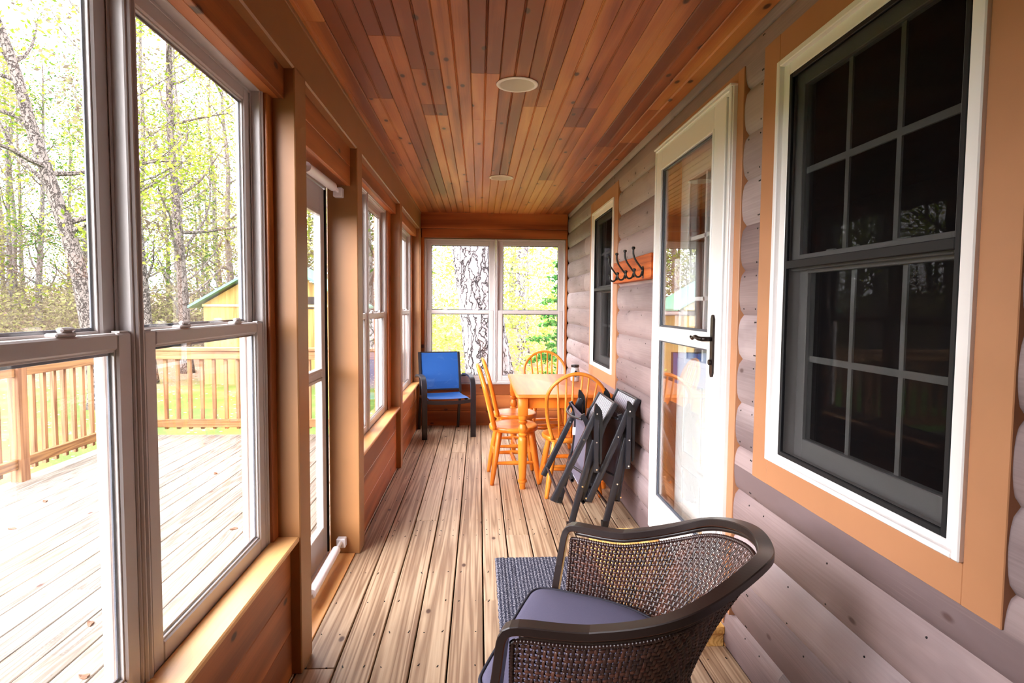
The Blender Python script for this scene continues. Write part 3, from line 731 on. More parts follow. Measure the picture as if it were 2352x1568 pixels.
# ------------------------------------------------------------ rug
b = MB()
NX, NY = 46, 70; x0, x1, y0, y1 = .095, .648, 2.50, 3.396
vs = []
for j in range(NY+1):
    for i in range(NX+1):
        x = x0+(x1-x0)*i/NX; y = y0+(y1-y0)*j/NY
        e = min(i, NX-i, j, NY-j); z = .010 if e > 0 else .002
        rib = .0016*math.cos(i*PI) if 3 < i < NX-3 else 0
        if i in (5, 9, NX-5, NX-9): z -= .004
        vs.append((x+random.uniform(-.002, .002), y+(random.uniform(-.004, .004) if e == 0 else 0), z+rib*.6+random.uniform(-.001, .001)))
b.add(vs, [(j*(NX+1)+i, j*(NX+1)+i+1, (j+1)*(NX+1)+i+1, (j+1)*(NX+1)+i) for j in range(NY) for i in range(NX)])
tag(b.build('floor_rug', 'rug', smooth=True), 'grey woven rag rug on the porch boards by the door step', 'rug')

# ------------------------------------------------------------ dining table
T = thing('dining_table', 'honey orange wooden table with turned legs by the log wall', 'table', (.66, 5.34, 0))
b = MB()
hw, hl, rc = .375, .71, .02
def rrect(hx, hy, r, n=4):
    P = []
    for cx, cy, a0 in ((hx-r, hy-r, 0), (-hx+r, hy-r, PI/2), (-hx+r, -hy+r, PI), (hx-r, -hy+r, 1.5*PI)):
        P += [(cx+r*math.cos(a0+k*PI/2/n), cy+r*math.sin(a0+k*PI/2/n)) for k in range(n+1)]
    return P
rings = [[(x, y, z) for x, y in rrect(hw-o, hl-o, .025)] for z, o in ((.722, .006), (.726, .0), (.742, .0), (.748, .004), (.75, .010))]
b.loft(rings).build('tabletop', 'orangey', T, auto=40)
b = MB()
lx, ly = .318, .628
b.cbox(-lx, lx, -ly-.012, -ly+.012, .635, .722, .002); b.cbox(-lx, lx, ly-.012, ly+.012, .635, .722, .002); b.cbox(-lx-.012, -lx+.012, -ly, ly, .635, .722, .002); b.cbox(lx-.012, lx+.012, -ly, ly, .635, .722, .002)
b.build('apron', 'orange', T)
prof = [(0, .022), (.06, .024), (.085, .026), (.095, .036), (.125, .036), (.135, .027), (.30, .032), (.52, .037), (.66, .037), (.70, .034), (.715, .024), (.735, .037), (.75, .037), (.765, .024), (.78, .030), (.83, .037), (.87, .026), (.885, .022), (.905, .035), (.925, .035), (.94, .024), (.955, .034), (1., .036)]
for sx in (-1, 1):
    for sy in (-1, 1):
        l = MB().lathe([(t, r) for t, r in prof], (sx*lx, sy*ly, 0), (sx*lx, sy*ly, .575), 20); l.cbox(sx*lx-.037, sx*lx+.037, sy*ly-.037, sy*ly+.037, .575, .722, .003)
        l.build('leg', 'orange', T, auto=50)

# ------------------------------------------------------------ hoop-back wooden chairs (front = +Y)
def hoop_chair(label, group):
    R = thing('hoop_back_chair', label, 'chair', group=group)
    def outline(s, z):
        P = []
        for k in range(36):
            a = 2*PI*k/36; c, sn = math.cos(a), math.sin(a)
            x = .212*math.copysign(abs(c)**.85, c)*(1+.06*sn); y = .20*math.copysign(abs(sn)**.85, sn)
            P.append((x*s, y*s, z))
        return P
    top = outline(.97, .452)
    MB().loft([outline(.93, .410), outline(.985, .418), outline(1, .434), outline(.99, .446), outline(.965, .450), outline(.8, .447), outline(.5, .442), outline(.15, .441)]).build('seat', 'orange', R, auto=50)
    feet = {}
    for sx in (-1, 1):
        for sy in (-1, 1):
            p1 = Vector((sx*.135, sy*.125, .425)); p0 = Vector((sx*.205, sy*.19, 0)); feet[(sx, sy)] = (p0, p1)
            MB().lathe([(0, .0145), (.04, .0165), (.3, .0215), (.6, .024), (.85, .021), (1, .018)], p0, p1, 12).build('leg', 'orange', R, smooth=True)
    at = lambda k, z: feet[k][0].lerp(feet[k][1], z/.425)
    pr = [(0, .010), (.1, .0125), (.5, .018), (.9, .0125), (1, .010)]
    for sx in (-1, 1): MB().lathe(pr, at((sx, -1), .17), at((sx, 1), .17), 10).build('stretcher', 'orange', R, smooth=True)
    MB().lathe(pr, (at((-1, -1), .17)+at((-1, 1), .17))/2, (at((1, -1), .17)+at((1, 1), .17))/2, 10).build('stretcher', 'orange', R, smooth=True)
    MB().lathe(pr, at((-1, 1), .23), at((1, 1), .23), 10).build('stretcher', 'orange', R, smooth=True)
    MB().lathe(pr, at((-1, -1), .23), at((1, -1), .23), 10).build('stretcher', 'orange', R, smooth=True)
    # hoop: ellipse arc leaning back
    H, rake = .50, .26
    def bp(x, h): return Vector((x, -.165-rake*h*(.75+.25*h/.5), .44+h))
    pts = []
    for k in range(41):
        a = PI*k/40; c = math.cos(a); s = math.sin(a)
        x = .215*c*(1+.10*math.sin(PI*min(1, s*1.0))*.6); h = .27+(H-.27)*s if s > 0 else .27
        if True:
            pts.append((x, .26+(H-.26)*s))
    side = [(-.150+.0, 0), (-.175, .10), (-.195, .20)]
    left = [(-p, h) for p, h in ((.158, 0), (.184, .08), (.206, .17))]
    arc = [(-x, h) for x, h in pts]
    right = [(.206, .17), (.184, .08), (.158, 0)]
    path = catmull([bp(x, h) for x, h in left]+[bp(x, h) for x, h in arc[::4]]+[bp(x, h) for x, h in right], 4)
    sec = [(.0135*math.cos(2*PI*k/10), .0165*math.sin(2*PI*k/10)) for k in range(10)]
    MB().sweep(path, sec, [Vector((0, -1, .1)).cross((path[min(i+1, len(path)-1)]-path[max(i-1, 0)]).normalized()) for i in range(len(path))]).build('hoop', 'orange', R, smooth=True)
    def hoop_h(x):
        best = min(path, key=lambda p: abs(p.x-x) if p.z > .65 else 9); return best
    for k in range(6):
        q = (k-2.5)/2.5; xb = q*.105; xt = q*.15
        p1 = hoop_h(xt); p0 = Vector((xb, -.150-.010*(1-abs(q)), .44))
        MB().lathe([(0, .0075), (.35, .0098), (1, .0065)], p0, p1, 8).build('spindle', 'orange', R, smooth=True)
    return R
g = 'hoop back chairs round the orange table'
c0 = hoop_chair('orange hoop back chair nearest the camera, at the near end of the table', g)
c0.location = (.70, 4.655, 0); c0.rotation_euler = (0, 0, .04)
dup(c0, (.70, 6.22, 0), PI+.02, 'orange hoop back chair at the far end of the table under the end window', g)
dup(c0, (.285, 5.02, 0), -PI/2+.05, 'orange hoop back chair on the left side of the table, the nearer one', g)
dup(c0, (.33, 5.60, 0), -PI/2+.03, 'orange hoop back chair on the left side of the table, half hidden behind another', g)

# jar on the table
j = thing('glass_jar', 'smoky glass jar with a black lid on the orange table', 'jar', (.862, 5.46, .75))
jm = glass('thin_jar_glass', (.72, .71, .72, 1), 1.4)
MB().lathe([(0, .030), (.02, .037), (.08, .041), (.62, .041), (.78, .037), (.86, .033), (1, .033)], (0, 0, 0.0005), (0, 0, .135), 28).build('jar_body', 'jar', j, smooth=True)
MB().lathe([(0, .036), (.1, .037), (.9, .037), (1, .034)], (0, 0, .128), (0, 0, .150), 28).build('lid', 'blackpl', j, auto=40)
e = MB()
for (cx, cz, rx, rz) in ((0, .088, .011, .013), (-.009, .072, .007, .004), (.009, .072, .007, .004), (0, .045, .013, .004)):
    e.add([( cx+rx*math.cos(2*PI*k/14), -math.sqrt(.0422**2-(cx+rx*math.cos(2*PI*k/14))**2), cz+rz*math.sin(2*PI*k/14)) for k in range(14)], [tuple(range(14))])
e.build('emblem', 'ink', j)

# ------------------------------------------------------------ blue sling armchair (front = -Y)
B = thing('sling_armchair', 'blue sling armchair with a black frame in the far left corner', 'chair', (-.385, 6.80, 0), .26)
W = .265
for sx in (-1, 1):
    x = sx*W
    # arm + front leg one flat tube bent over
    path = catmull([(x, -.27, 0), (x, -.268, .30), (x, -.262, .50), (x, -.235, .60), (x, -.16, .648), (x, -.02, .655), (x, .12, .645), (x*1.0, .20, .62)], 6)
    sec = [(a, b_) for a, b_ in ((-.026, -.011), (.026, -.011), (.029, -.006), (.029, .006), (.026, .011), (-.026, .011), (-.029, .006), (-.029, -.006))]
    MB().sweep(path, sec, Vector((1, 0, 0))).build('arm', 'black', B, auto=50)
    # back upright and rear leg
    path = catmull([(x*.86, .31, 0), (x*.86, .25, .25), (x*.86, .20, .42), (x*.86, .225, .60), (x*.86, .30, .885)], 6)
    MB().sweep(path, [(-.012, -.018), (.012, -.018), (.012, .018), (-.012, .018)], Vector((1, 0, 0))).build('back_post', 'black', B, auto=50)
    MB().cbox(x*.86-.012, x*.86+.012, -.25, .21, .385, .415, .003).build('seat_rail', 'black', B)
MB().sweep(catmull([(-W, -.262, .40), (-.12, -.272, .385), (.12, -.272, .385), (W, -.262, .40)], 5), [(-.018, -.010), (.018, -.010), (.018, .010), (-.018, .010)], Vector((0, 0, 1))).build('cross_rail', 'black', B)
MB().cbox(-.22, .22, .195, .215, .385, .415, .003).build('cross_rail', 'black', B)
MB().cbox(-.215, .215, .205, .222, .455, .475, .002).build('cross_rail', 'black', B)
MB().cbox(-.215, .215, .298, .312, .875, .89, .002).build('cross_rail', 'black', B)
def sheet(P, th, nrm):
    v = [Vector(p) for p in P]; nn = len(v); nrm = Vector(nrm)*th
    m = MB(); return m
def sling(rows, mat, name, parent, th=.004):
    """rows: list of (x0,x1,y,z) rows"""
    m = MB(); n = 8; top = []
    for (a, c, y, z) in rows: top.append([(a+(c-a)*k/n, y, z-.004*math.sin(PI*k/n)) for k in range(n+1)])
    R_ = len(rows); vs = [p for r in top for p in r]; N1 = n+1
    vs2 = [(p[0], p[1]+th, p[2]+th*.3) for p in vs]; k0 = len(vs)
    f = [(r*N1+k, r*N1+k+1, (r+1)*N1+k+1, (r+1)*N1+k) for r in range(R_-1) for k in range(n)]
    f2 = [tuple(i+k0 for i in q)[::-1] for q in f]
    edge = [(k, k0+k, k0+k+1, k+1) for k in range(n)]
    e2 = [((R_-1)*N1+k, (R_-1)*N1+k+1, k0+(R_-1)*N1+k+1, k0+(R_-1)*N1+k) for k in range(n)]
    m.add(vs+vs2, f+f2+edge+e2); return m.build(name, mat, parent, smooth=False)
sling([(-.215, .215, .205, .47), (-.215, .215, .215, .56), (-.215, .215, .24, .68), (-.215, .215, .27, .79), (-.215, .215, .30, .885)], 'blue', 'back_sling', B)
sling([(-.215, .215, -.262, .428), (-.215, .215, -.20, .432), (-.215, .215, .0, .42), (-.215, .215, .19, .43)], 'blue', 'seat_sling', B)

# ------------------------------------------------------------ folded sling chairs leaning on the logs
def folded(label, P, ynear, yfar, dx, tagged, group):
    """P: near-side profile points (x,z) measured from the floor contact; dx: shift of the far side"""
    R = thing('folding_chair', label, 'folding chair', (P['f2'][0], ynear, 0), group=group); ox = P['f2'][0]
    def V(k, y): 
        x, z = P[k] if isinstance(k, str) else k
        return Vector((x-ox+dx*(y-ynear)/(yfar-ynear), y-ynear, z))
    flat = [(-.010, -.017), (.010, -.017), (.013, -.010), (.013, .010), (.010, .017), (-.010, .017), (-.013, .010), (-.013, -.010)]
    sd = Vector((0, 1, 0))
    for y, s in ((ynear, 1), (yfar, -1)):
        o = .026*s
        top, mid, rb = P['bt'], P['bm'], P['bb']
        bp = [V(top, y+o*2), V(mid, y+o*2), V((P['bl'][0], P['bl'][1]), y+o*2), V(rb, y+o*2), V((rb[0]-.006, rb[1]-.04), y+o*2)]
        MB().sweep(catmull(bp, 6), flat, sd).build('back_post', 'black', R, auto=50)
        ar = [V('ar', y-o*0.6), V('pv', y-o*.6), V('ab', y-o*.6), V((P['ab'][0], P['ab'][1]-.02), y-o*.6)]
        MB().sweep(ar, [(-.010, -.014), (.010, -.014), (.010, .014), (-.010, .014)], sd).build('arm_bar', 'black', R)
        # plastic arm pad: curved fin at the top of the arm
        a = P['ar']; fin = [(a[0]-.014, a[1]-.03), (a[0]-.016, a[1]+.02), (a[0]-.012, a[1]+.062), (a[0]-.004, a[1]+.064), (a[0]+.014, a[1]+.045), (a[0]+.030, a[1]+.018), (a[0]+.036, a[1]-.02), (a[0]+.034, a[1]-.30), (a[0]+.022, a[1]-.32), (a[0]+.018, a[1]-.04)]
        m = MB(); n = len(fin); v0 = [V(p, y-o*.9-.012) for p in fin]; v1 = [V(p, y-o*.9+.012) for p in fin]
        m.add(v0+v1, [tuple(range(n))[::-1], tuple(range(n, 2*n))]+[(i, (i+1) % n, n+(i+1) % n, n+i) for i in range(n)]); m.build('armrest', 'blackpl', R, auto=30)
        d = (Vector((P['f1'][0], 0, P['f1'][1]))-Vector((P['ar'][0], 0, P['ar'][1]))).normalized()
        MB().sweep([V('ar', y), V('l1', y), V('f1', y)], [(q[0]*1.05, q[1]*1.15) for q in flat], sd).build('leg', 'black', R, auto=50)
        MB().sweep([V('pv', y+o), V('l2', y+o), V('f2', y+o)], [(q[0]*1.05, q[1]*1.15) for q in flat], sd).build('leg', 'black', R, auto=50)
        m = MB(); m.sweep([V((P['f2'][0]-.001+.02*0, P['f2'][1]+.045), y+o), V('f2', y+o)], [(q[0]*1.2, q[1]*1.3) for q in flat], sd); m.build('foot_cap', 'blackpl', R)
        for k, off in (('ar', -1), ('pv', -1), ('ab', -1), ('l1', 0), ('l2', 0), ('bb', 1)):
            yy = y-o*.0-.017*s if off < 1 else y+.036*s
            if off == -1: yy = y-o*.9-.013*(1 if s > 0 else 1)
            else: yy = y-.016 if s > 0 else y-.016
            p = V(k, yy); MB().tube([p+Vector((0, .003, 0)), p-Vector((0, .003, 0))], [.0065, .005], 10).build('rivet', 'rivet', R)
        sp = [V('s0', y+o*1.3), V('s1', y+o*1.3), V('s2', y+o*1.3), V('s3', y+o*1.3)]
        sr = MB().sweep(catmull(sp, 6), [(-.009, -.015), (.009, -.015), (.009, .015), (-.009, .015)], sd).build('seat_rail', 'black', R, auto=50)
        if tagged and s < 0:
            p = V(((P['s1'][0]+P['s2'][0])/2-.012, (P['s1'][1]+P['s2'][1])/2-.075), y+o*1.3)
            MB().cbox(p.x-.001, p.x+.001, p.y-.012, p.y+.012, p.z-.028, p.z+.028, .0003).box(p.x-.010, p.x+.016, p.y-.0125, p.y-.0115, p.z-.028, p.z+.028).build('paper_label', 'label', sr)
    # cross bars between the two sides
    def bar(k0, r=.009, bow=(0, 0), nm='cross_bar', oo=.0):
        a = V(k0, ynear+oo); c = V(k0, yfar-oo); m = (a+c)/2+Vector((bow[0], 0, bow[1]))
        MB().tube(catmull([a, a.lerp(m, .55)+Vector((bow[0]*.3, 0, bow[1]*.3)), m, c.lerp(m, .55)+Vector((bow[0]*.3, 0, bow[1]*.3)), c], 5), r, 10).build(nm, 'black', R, smooth=True)
    q = lambda a, b_, t: (P[a][0]+(P[b_][0]-P[a][0])*t, P[a][1]+(P[b_][1]-P[a][1])*t)
    bar(q('l1', 'f1', .85), oo=.0); bar(q('l2', 'f2', .55), oo=.02); bar((P['s0'][0]-.004, P['s0'][1]-.03), .009, (-.045, -.01), oo=.035); bar((P['s3'][0]-.004, P['s3'][1]+.12), .009, (-.04, 0), oo=.035)
    bar((P['bt'][0], P['bt'][1]-.006), .008, oo=.045)
    # slings
    def sl(keys, mat, nm, off, inset):
        m = MB(); K = [P[k] if isinstance(k, str) else k for k in keys]; C = catmull([(x, 0, z) for x, z in K], 6); n = 6; vs = []
        for p in C:
            for k in range(n+1):
                yy = ynear+inset+(yfar-ynear-2*inset)*k/n; b_ = V((p.x, p.z), yy); vs.append((b_.x+off, b_.y, b_.z))
        N = len(C); N1 = n+1; k0 = len(vs); vs2 = [(p[0]+.003, p[1], p[2]) for p in vs]
        f = [(i*N1+k, i*N1+k+1, (i+1)*N1+k+1, (i+1)*N1+k) for i in range(N-1) for k in range(n)]
        m.add(vs+vs2, f+[tuple(i+k0 for i in g_)[::-1] for g_ in f]+[(k, k+k0, k+1+k0, k+1) for k in range(n)]); m.build(nm, mat, R)
    sl(['bt', 'bm', 'bl', 'bb'], 'mesh', 'back_sling', -.004, .05)
    sl(['s0', 's1', 's2', 's3'], 'slinggrey', 'seat_sling', -.004, .035)
    return R
PB = dict(bt=(1.020, .835), bm=(.990, .765), bl=(.962, .66), bb=(.899, .22), ar=(.942, .772), pv=(.942, .590), ab=(.940, .425), l1=(.876, .606), f1=(.698, .194), l2=(.876, .305), f2=(.809, .012),
          s0=(.895, .74), s1=(.915, .68), s2=(.92, .55), s3=(.88, .22))
PA = dict(bt=(.868, .812), bm=(.826, .735), bl=(.775, .62), bb=(.675, .223), ar=(.733, .760), pv=(.733, .581), ab=(.736, .409), l1=(.656, .595), f1=(.468, .203), l2=(.652, .296), f2=(.582, .012),
          s0=(.652, .745), s1=(.686, .67), s2=(.695, .55), s3=(.665, .25))
gf = 'folded sling chairs leaning on the log wall'
folded('folded black chair with grey striped sling, leaning against the logs themselves', PB, 3.80, 4.38, -.02, False, gf)
folded('folded black chair with a white paper label, leaning on the other folded chair', PA, 3.78, 4.36, .0, True, gf)

# ------------------------------------------------------------ wicker barrel chair
cx, cy, th = .177, 1.7561, -.3525
Wc = thing('wicker_armchair', 'dark brown woven wicker barrel chair with a slate grey cushion', 'armchair', (cx, cy, 0), th)
# local frame: x = backwards, y = sideways
K = [(.355, .0, .668), (.326, .211, .668), (.319, .384, .715), (.265, .494, .768), (.119, .594, .801)]
ctrl = [(v, -u, z) for u, v, z in K]+[(.617, 0, .788)]+[(v, u, z) for u, v, z in K[::-1]]
railp = catmull(ctrl, 14)
bend = [(-.013, .343, .520), (-.008, .3445, .55), (-.003, .3465, .585), (.0, .349, .612), (.003, .351, .632), (.007, .3525, .648), (.014, .354, .660), (.022, .3545, .6665)]
full = [Vector((a, -b_, c)) for a, b_, c in bend]+[p for p in railp if p.x > .034]+[Vector(p) for p in bend[::-1]]
def smooth_path(P, it=2):
    for _ in range(it): P = [P[0]]+[(P[i-1]+P[i]*2+P[i+1])/4 for i in range(1, len(P)-1)]+[P[-1]]
    return P
full = smooth_path(full, 2); _a = [p for p in full if p.x > .2]; _i = full.index(_a[0]); full = full[:_i]+smooth_path(_a, 40)+full[_i+len(_a):]
def outward(P, i):
    T_ = P[min(i+1, len(P)-1)]-P[max(i-1, 0)]; h = Vector((T_.x, T_.y, 0))
    return h
sides = []
for i, p in enumerate(full):
    T_ = full[min(i+1, len(full)-1)]-full[max(i-1, 0)]
    if p.x < .04: sides.append(Vector((0, -1 if p.y < 0 else 1, 0)))
    else:
        h = Vector((T_.x, T_.y, 0)).normalized(); o = Vector((h.y, -h.x, 0))
        if o.dot(p-Vector((.1, 0, p.z))) < 0: o = -o
        sides.append(o)
sides = smooth_path(sides, 12)
hw_, ht = .0205, .0115; c_ = .0025
sec = [(-hw_, -ht+c_), (-hw_+c_, -ht), (hw_-c_, -ht), (hw_, -ht+c_), (hw_, ht-c_), (hw_-c_, ht), (-hw_+c_, ht), (-hw_, ht-c_)]
MB().sweep(full, sec, sides, mis=[0, 0, 0, 0, 1, 0, 1, 0]).build('arm_rail', ['rail', 'worn'], Wc)
# second, thinner tube running under the rail
rin = [p-sides[i]*.002+Vector((0, 0, -.021)) for i, p in enumerate(full) if p.x > .03]
MB().tube(rin, .008, 10).build('under_rail', 'rail', Wc, smooth=True)
for s in (-1, 1):
    MB().sweep([(-.011, s*.343, .532), (-.030, s*.340, .40), (-.085, s*.332, 0)], [(-.0205, -.0115), (.0205, -.0115), (.0205, .0115), (-.0205, .0115)], Vector((0, 1, 0))).build('leg', 'rail', Wc)
    MB().sweep([(.40, s*.20, .36), (.44, s*.235, .18), (.47, s*.25, 0)], [(-.015, -.015), (.015, -.015), (.015, .015), (-.015, .015)], Vector((0, 1, 0))).build('leg', 'rail', Wc)
# woven shell between rail and seat ring
low = [(.02, .298), (.15, .287), (.26, .258), (.345, .20), (.388, .105), (.400, 0)]
lowc = catmull([(v, -u, .33) for v, u in low]+[(v, u, .33) for v, u in low[:-1][::-1]], 20)
topc = [p-sides[i]*(.001+.015*max(0, min(1, (p.x-.36)/.2)))+Vector((0, 0, -.042 if p.y > 0 else -.034)) for i, p in enumerate(full) if p.x > .022]
def resample(P, n):
    L = [0]
    for a, c in zip(P, P[1:]): L.append(L[-1]+(c-a).length)
    out = []; j = 0
    for k in range(n+1):
        t_ = L[-1]*k/n
        while j < len(P)-2 and L[j+1] < t_: j += 1
        q = (t_-L[j])/max(1e-9, L[j+1]-L[j]); out.append(P[j].lerp(P[j+1], min(1, q)))
    return out
NI, NJ = 116, 23
tp, lp = resample(topc, NI), resample(lowc, NI)
def shell(i, j):
    t_ = j/NJ; p = lp[i].lerp(tp[i], t_)
    # slight belly
    c = Vector((.2, 0, p.z)); d = (p-c); d.z = 0; d.normalize()
    k_ = max(0, min(1, (p.x-.22)/.2)); return p+d*((.006*(1-k_)-.024*k_)*math.sin(PI*t_)), d
grid = [[shell(i, j) for j in range(NJ+1)] for i in range(NI+1)]
wk = MB()
def ribbon(P, N_, w, t_):
    n = 6; vs = []
    for i, p in enumerate(P):
        T_ = (P[min(i+1, len(P)-1)]-P[max(i-1, 0)]).normalized(); nn = (N_[i]-T_*N_[i].dot(T_)).normalized(); sd = T_.cross(nn)
        for (a, c) in ((-1, 0), (-.6, .8), (.6, .8), (1, 0), (.6, -.8), (-.6, -.8)): vs.append(p+sd*(a*w/2)+nn*(c*t_/2))
    m = len(P); fs = [(i*n+k, i*n+(k+1) % n, (i+1)*n+(k+1) % n, (i+1)*n+k) for i in range(m-1) for k in range(n)]
    wk.add(vs, fs)
AMP = .0026
for i in range(NI+1):
    P = []; N_ = []
    for j in range(NJ+1):
        p, d = grid[i][j]; P.append(p+d*AMP*(1 if (i+j) % 2 else -1)); N_.append(d)
        if j < NJ: q, e_ = grid[i][j+1]; P.append((p+q)/2); N_.append(d)
    ribbon(P, N_, .0095, .0040)
for j in range(NJ+1):
    P = []; N_ = []
    for i in range(NI+1):
        p, d = grid[i][j]; P.append(p+d*AMP*(-1 if (i+j) % 2 else 1)); N_.append(d)
        if i < NI: q, e_ = grid[i+1][j]; P.append((p+q)/2); N_.append(d)
    ribbon(P, N_, .0080, .0038)
wk.build('woven_shell', 'wicker', Wc, smooth=True)
# bead-wrapped edge of the weave
edge = [grid[0][j][0] for j in range(0, NJ+1)]+[grid[i][NJ][0] for i in range(NI+1)]+[grid[NI][j][0] for j in range(NJ, -1, -1)]
er = resample(edge, 760)
MB().tube(er, [.0062+.0014*math.sin(k*PI/1.5) for k in range(len(er))], 8).build('wrapped_edge', 'wicker', Wc, smooth=True)
# seat ring, front apron and cushion
MB().tube([Vector(p)+Vector((0, 0, -.004)) for p in lowc]+[Vector((-.045, .29, .326)), Vector((-.045, -.29, .326))], .011, 8, closed=True).build('seat_ring', 'rail', Wc, smooth=True)
MB().cbox(-.05, .36, -.25, .25, .335, .372, .006).build('seat_deck', 'wicker', Wc)
outl = [(-.092, 0), (-.092, .19), (-.084, .265), (-.045, .294), (.06, .286), (.17, .268), (.26, .232), (.325, .18), (.36, .10), (.37, 0)]
oc = catmull([(a, b_, 0) for a, b_ in outl]+[(a, -b_, 0) for a, b_ in outl[1:-1][::-1]], 5, closed=True)
cen = Vector((.15, 0, 0))
rings = []
for z, s in ((.376, .90), (.380, .97), (.395, 1.0), (.43, 1.01), (.452, 1.0), (.460, .985), (.466, .93), (.472, .75), (.475, .4), (.476, .05)):
    rings.append([(cen.x+(p.x-cen.x)*s, p.y*s, z+0*p.x) for p in oc])
cu = MB().loft(rings).build('cushion', 'cushion', Wc, smooth=True)
MB().tube([Vector((cen.x+(p.x-cen.x)*1.003, p.y*1.003, .458)) for p in oc], .0052, 8, closed=True).build('piping', 'piping', cu, smooth=True)
MB().tube([Vector((cen.x+(p.x-cen.x)*.985, p.y*.985, .384)) for p in oc], .0052, 8, closed=True).build('piping', 'piping', cu, smooth=True)

# ------------------------------------------------------------ outdoor deck
b = MB(); rnd = random.Random(21)
k = 0; x0 = -2.177+.003
xs = []
while x0 > -3.80: x0 -= .1405
x0 += .1405
while x0 < -.92:
    e = [-2.6]+sorted([rnd.uniform(-1, 6), ])+[6.78]
    for a, c in zip(e, e[1:]): b.cbox(x0, min(x0+.1365, -.875), a+.001, c-.001, -.038, 0, .003)
    x0 += .1405
struct('deck', b, ['deckout'], 'bleached open deck outside the left windows')
b = MB(); b.box(-3.77, -.88, -2.55, 6.74, -.26, -.045)
struct('deck_frame', b, ['railwood'], 'framing under the open deck')
def baluster(x, y): return MB().cbox(x-.018, x+.018, y-.018, y+.018, .10, .90, .002)
RW = thing('deck_railing', 'yellow wooden deck railing facing the shed, across the deck end', 'railing', (0, 6.75, 0), group='deck railings')
MB().cbox(-3.74, -.90, -.02, .12, .913, .948, .004).build('cap_board', 'railwood', RW)
MB().cbox(-3.70, -.93, .0, .038, .822, .912, .003).build('top_rail', 'railwood', RW)
MB().cbox(-3.70, -.93, .0, .038, .085, .172, .003).build('bottom_rail', 'railwood', RW)
x = -3.64
while x < -.95:
    MB().cbox(x-.018, x+.018, .039, .075, .06, .90, .002).build('baluster', 'railwoodz', RW); x += .1275
for x in (-3.65, -2.3, -.93): MB().cbox(x-.045, x+.045, .076, .166, -.1, .912, .003).build('post', 'railwoodz', RW)
RL = thing('deck_railing', 'yellow wooden deck railing with a thick post, along the deck side', 'railing', (-3.65, 0, 0), group='deck railings')
for (a, c) in ((-2.5, 1.55), (1.65, 4.99), (5.09, 6.70)):
    MB().cbox(-.019, .019, a, c, .838, .905, .003).build('top_rail', 'railwoody', RL)
    MB().cbox(-.019, .019, a, c, .105, .185, .003).build('bottom_rail', 'railwoody', RL)
y = -2.4
while y < 6.6:
    if not any(abs(y-q) < .08 for q in (1.6, 5.04)): MB().cbox(-.056, -.020, y-.018, y+.018, .06, .89, .002).build('baluster', 'railwoodz', RL)
    y += .1275
for y in (1.6, 5.04): MB().cbox(-.048, .044, y-.047, y+.047, -.3, .95, .004).build('post', 'railwoodz', RL)
# fallen leaves and cones on the deck
lv = None
for k, (x, y) in enumerate(((-2.93, 3.95), (-2.75, 3.4), (-2.05, 2.08), (-1.98, 2.2), (-1.72, 2.75), (-2.35, 4.1), (-1.9, 3.25), (-1.5, 2.35), (-2.6, 4.9), (-3.1, 4.5), (-1.55, 3.9), (-2.2, 5.2))):
    if lv is None:
        lv = MB().add([(.022*math.cos(a)*(1+.3*math.cos(3*a)), .014*math.sin(a), .006+.004*math.sin(2*a)) for a in [2*PI*q/12 for q in range(12)]]+[(.022*math.cos(a)*(1+.3*math.cos(3*a)), .014*math.sin(a), .001+.002*math.sin(2*a)) for a in [2*PI*q/12 for q in range(12)]],
                 [tuple(range(12)), tuple(range(12, 24))[::-1]]+[(i, 12+i, 12+(i+1) % 12, (i+1) % 12) for i in range(12)]).build('fallen_leaf', 'deadleaf')
        tag(lv, 'small dry brown leaf lying on the bleached deck boards', 'leaf', 'fallen leaves on the deck'); o = lv
    else: o = lv.copy(); COL.objects.link(o)
    o.location = (x, y, 0.001); o.rotation_euler = (0, 0, k*1.3)

# ground
b = MB(); N = 40
vs = []; 
def gz(x, y): return -.62+max(0, (y-16))*.03+max(0, -x-14)*.05+.05*math.sin(x*.7)*math.cos(y*.5)
for j in range(N+1):
    for i in range(N+1):
        x = -70+120*i/N; y = -30+110*j/N; vs.append((x, y, gz(x, y)))
b.add(vs, [(j*(N+1)+i, j*(N+1)+i+1, (j+1)*(N+1)+i+1, (j+1)*(N+1)+i) for j in range(N) for i in range(N)])
struct('ground', b, ['grass'], 'green spring lawn running back to leaf litter', smooth=True)

# shed
Sh = thing('garden_shed', 'yellow board shed with a green metal roof beyond the deck', 'shed', (-5.15, 17.2, -.6), .06)
b = MB(); hw2, ez, pz = 1.75, 2.0, 3.05
for k in range(20):
    a = -hw2+k*.175; c = a+.173
    ht_ = lambda x: ez+(pz-ez)*(1-abs(x)/hw2)
    b.add([(a, -1.5, 0), (c, -1.5, 0), (c, -1.5, ht_(c)), (a, -1.5, ht_(a)), (a, -1.47, 0), (c, -1.47, 0), (c, -1.47, ht_(c)), (a, -1.47, ht_(a))], [(0, 1, 2, 3), (7, 6, 5, 4), (0, 3, 7, 4), (1, 5, 6, 2), (3, 2, 6, 7), (0, 4, 5, 1)])
b.box(-hw2, -hw2+.05, -1.46, 1.5, 0, ez); b.box(hw2-.05, hw2, -1.46, 1.5, 0, ez); b.box(-hw2, hw2, 1.45, 1.5, 0, ez)
b.build('wall', 'shed', Sh)
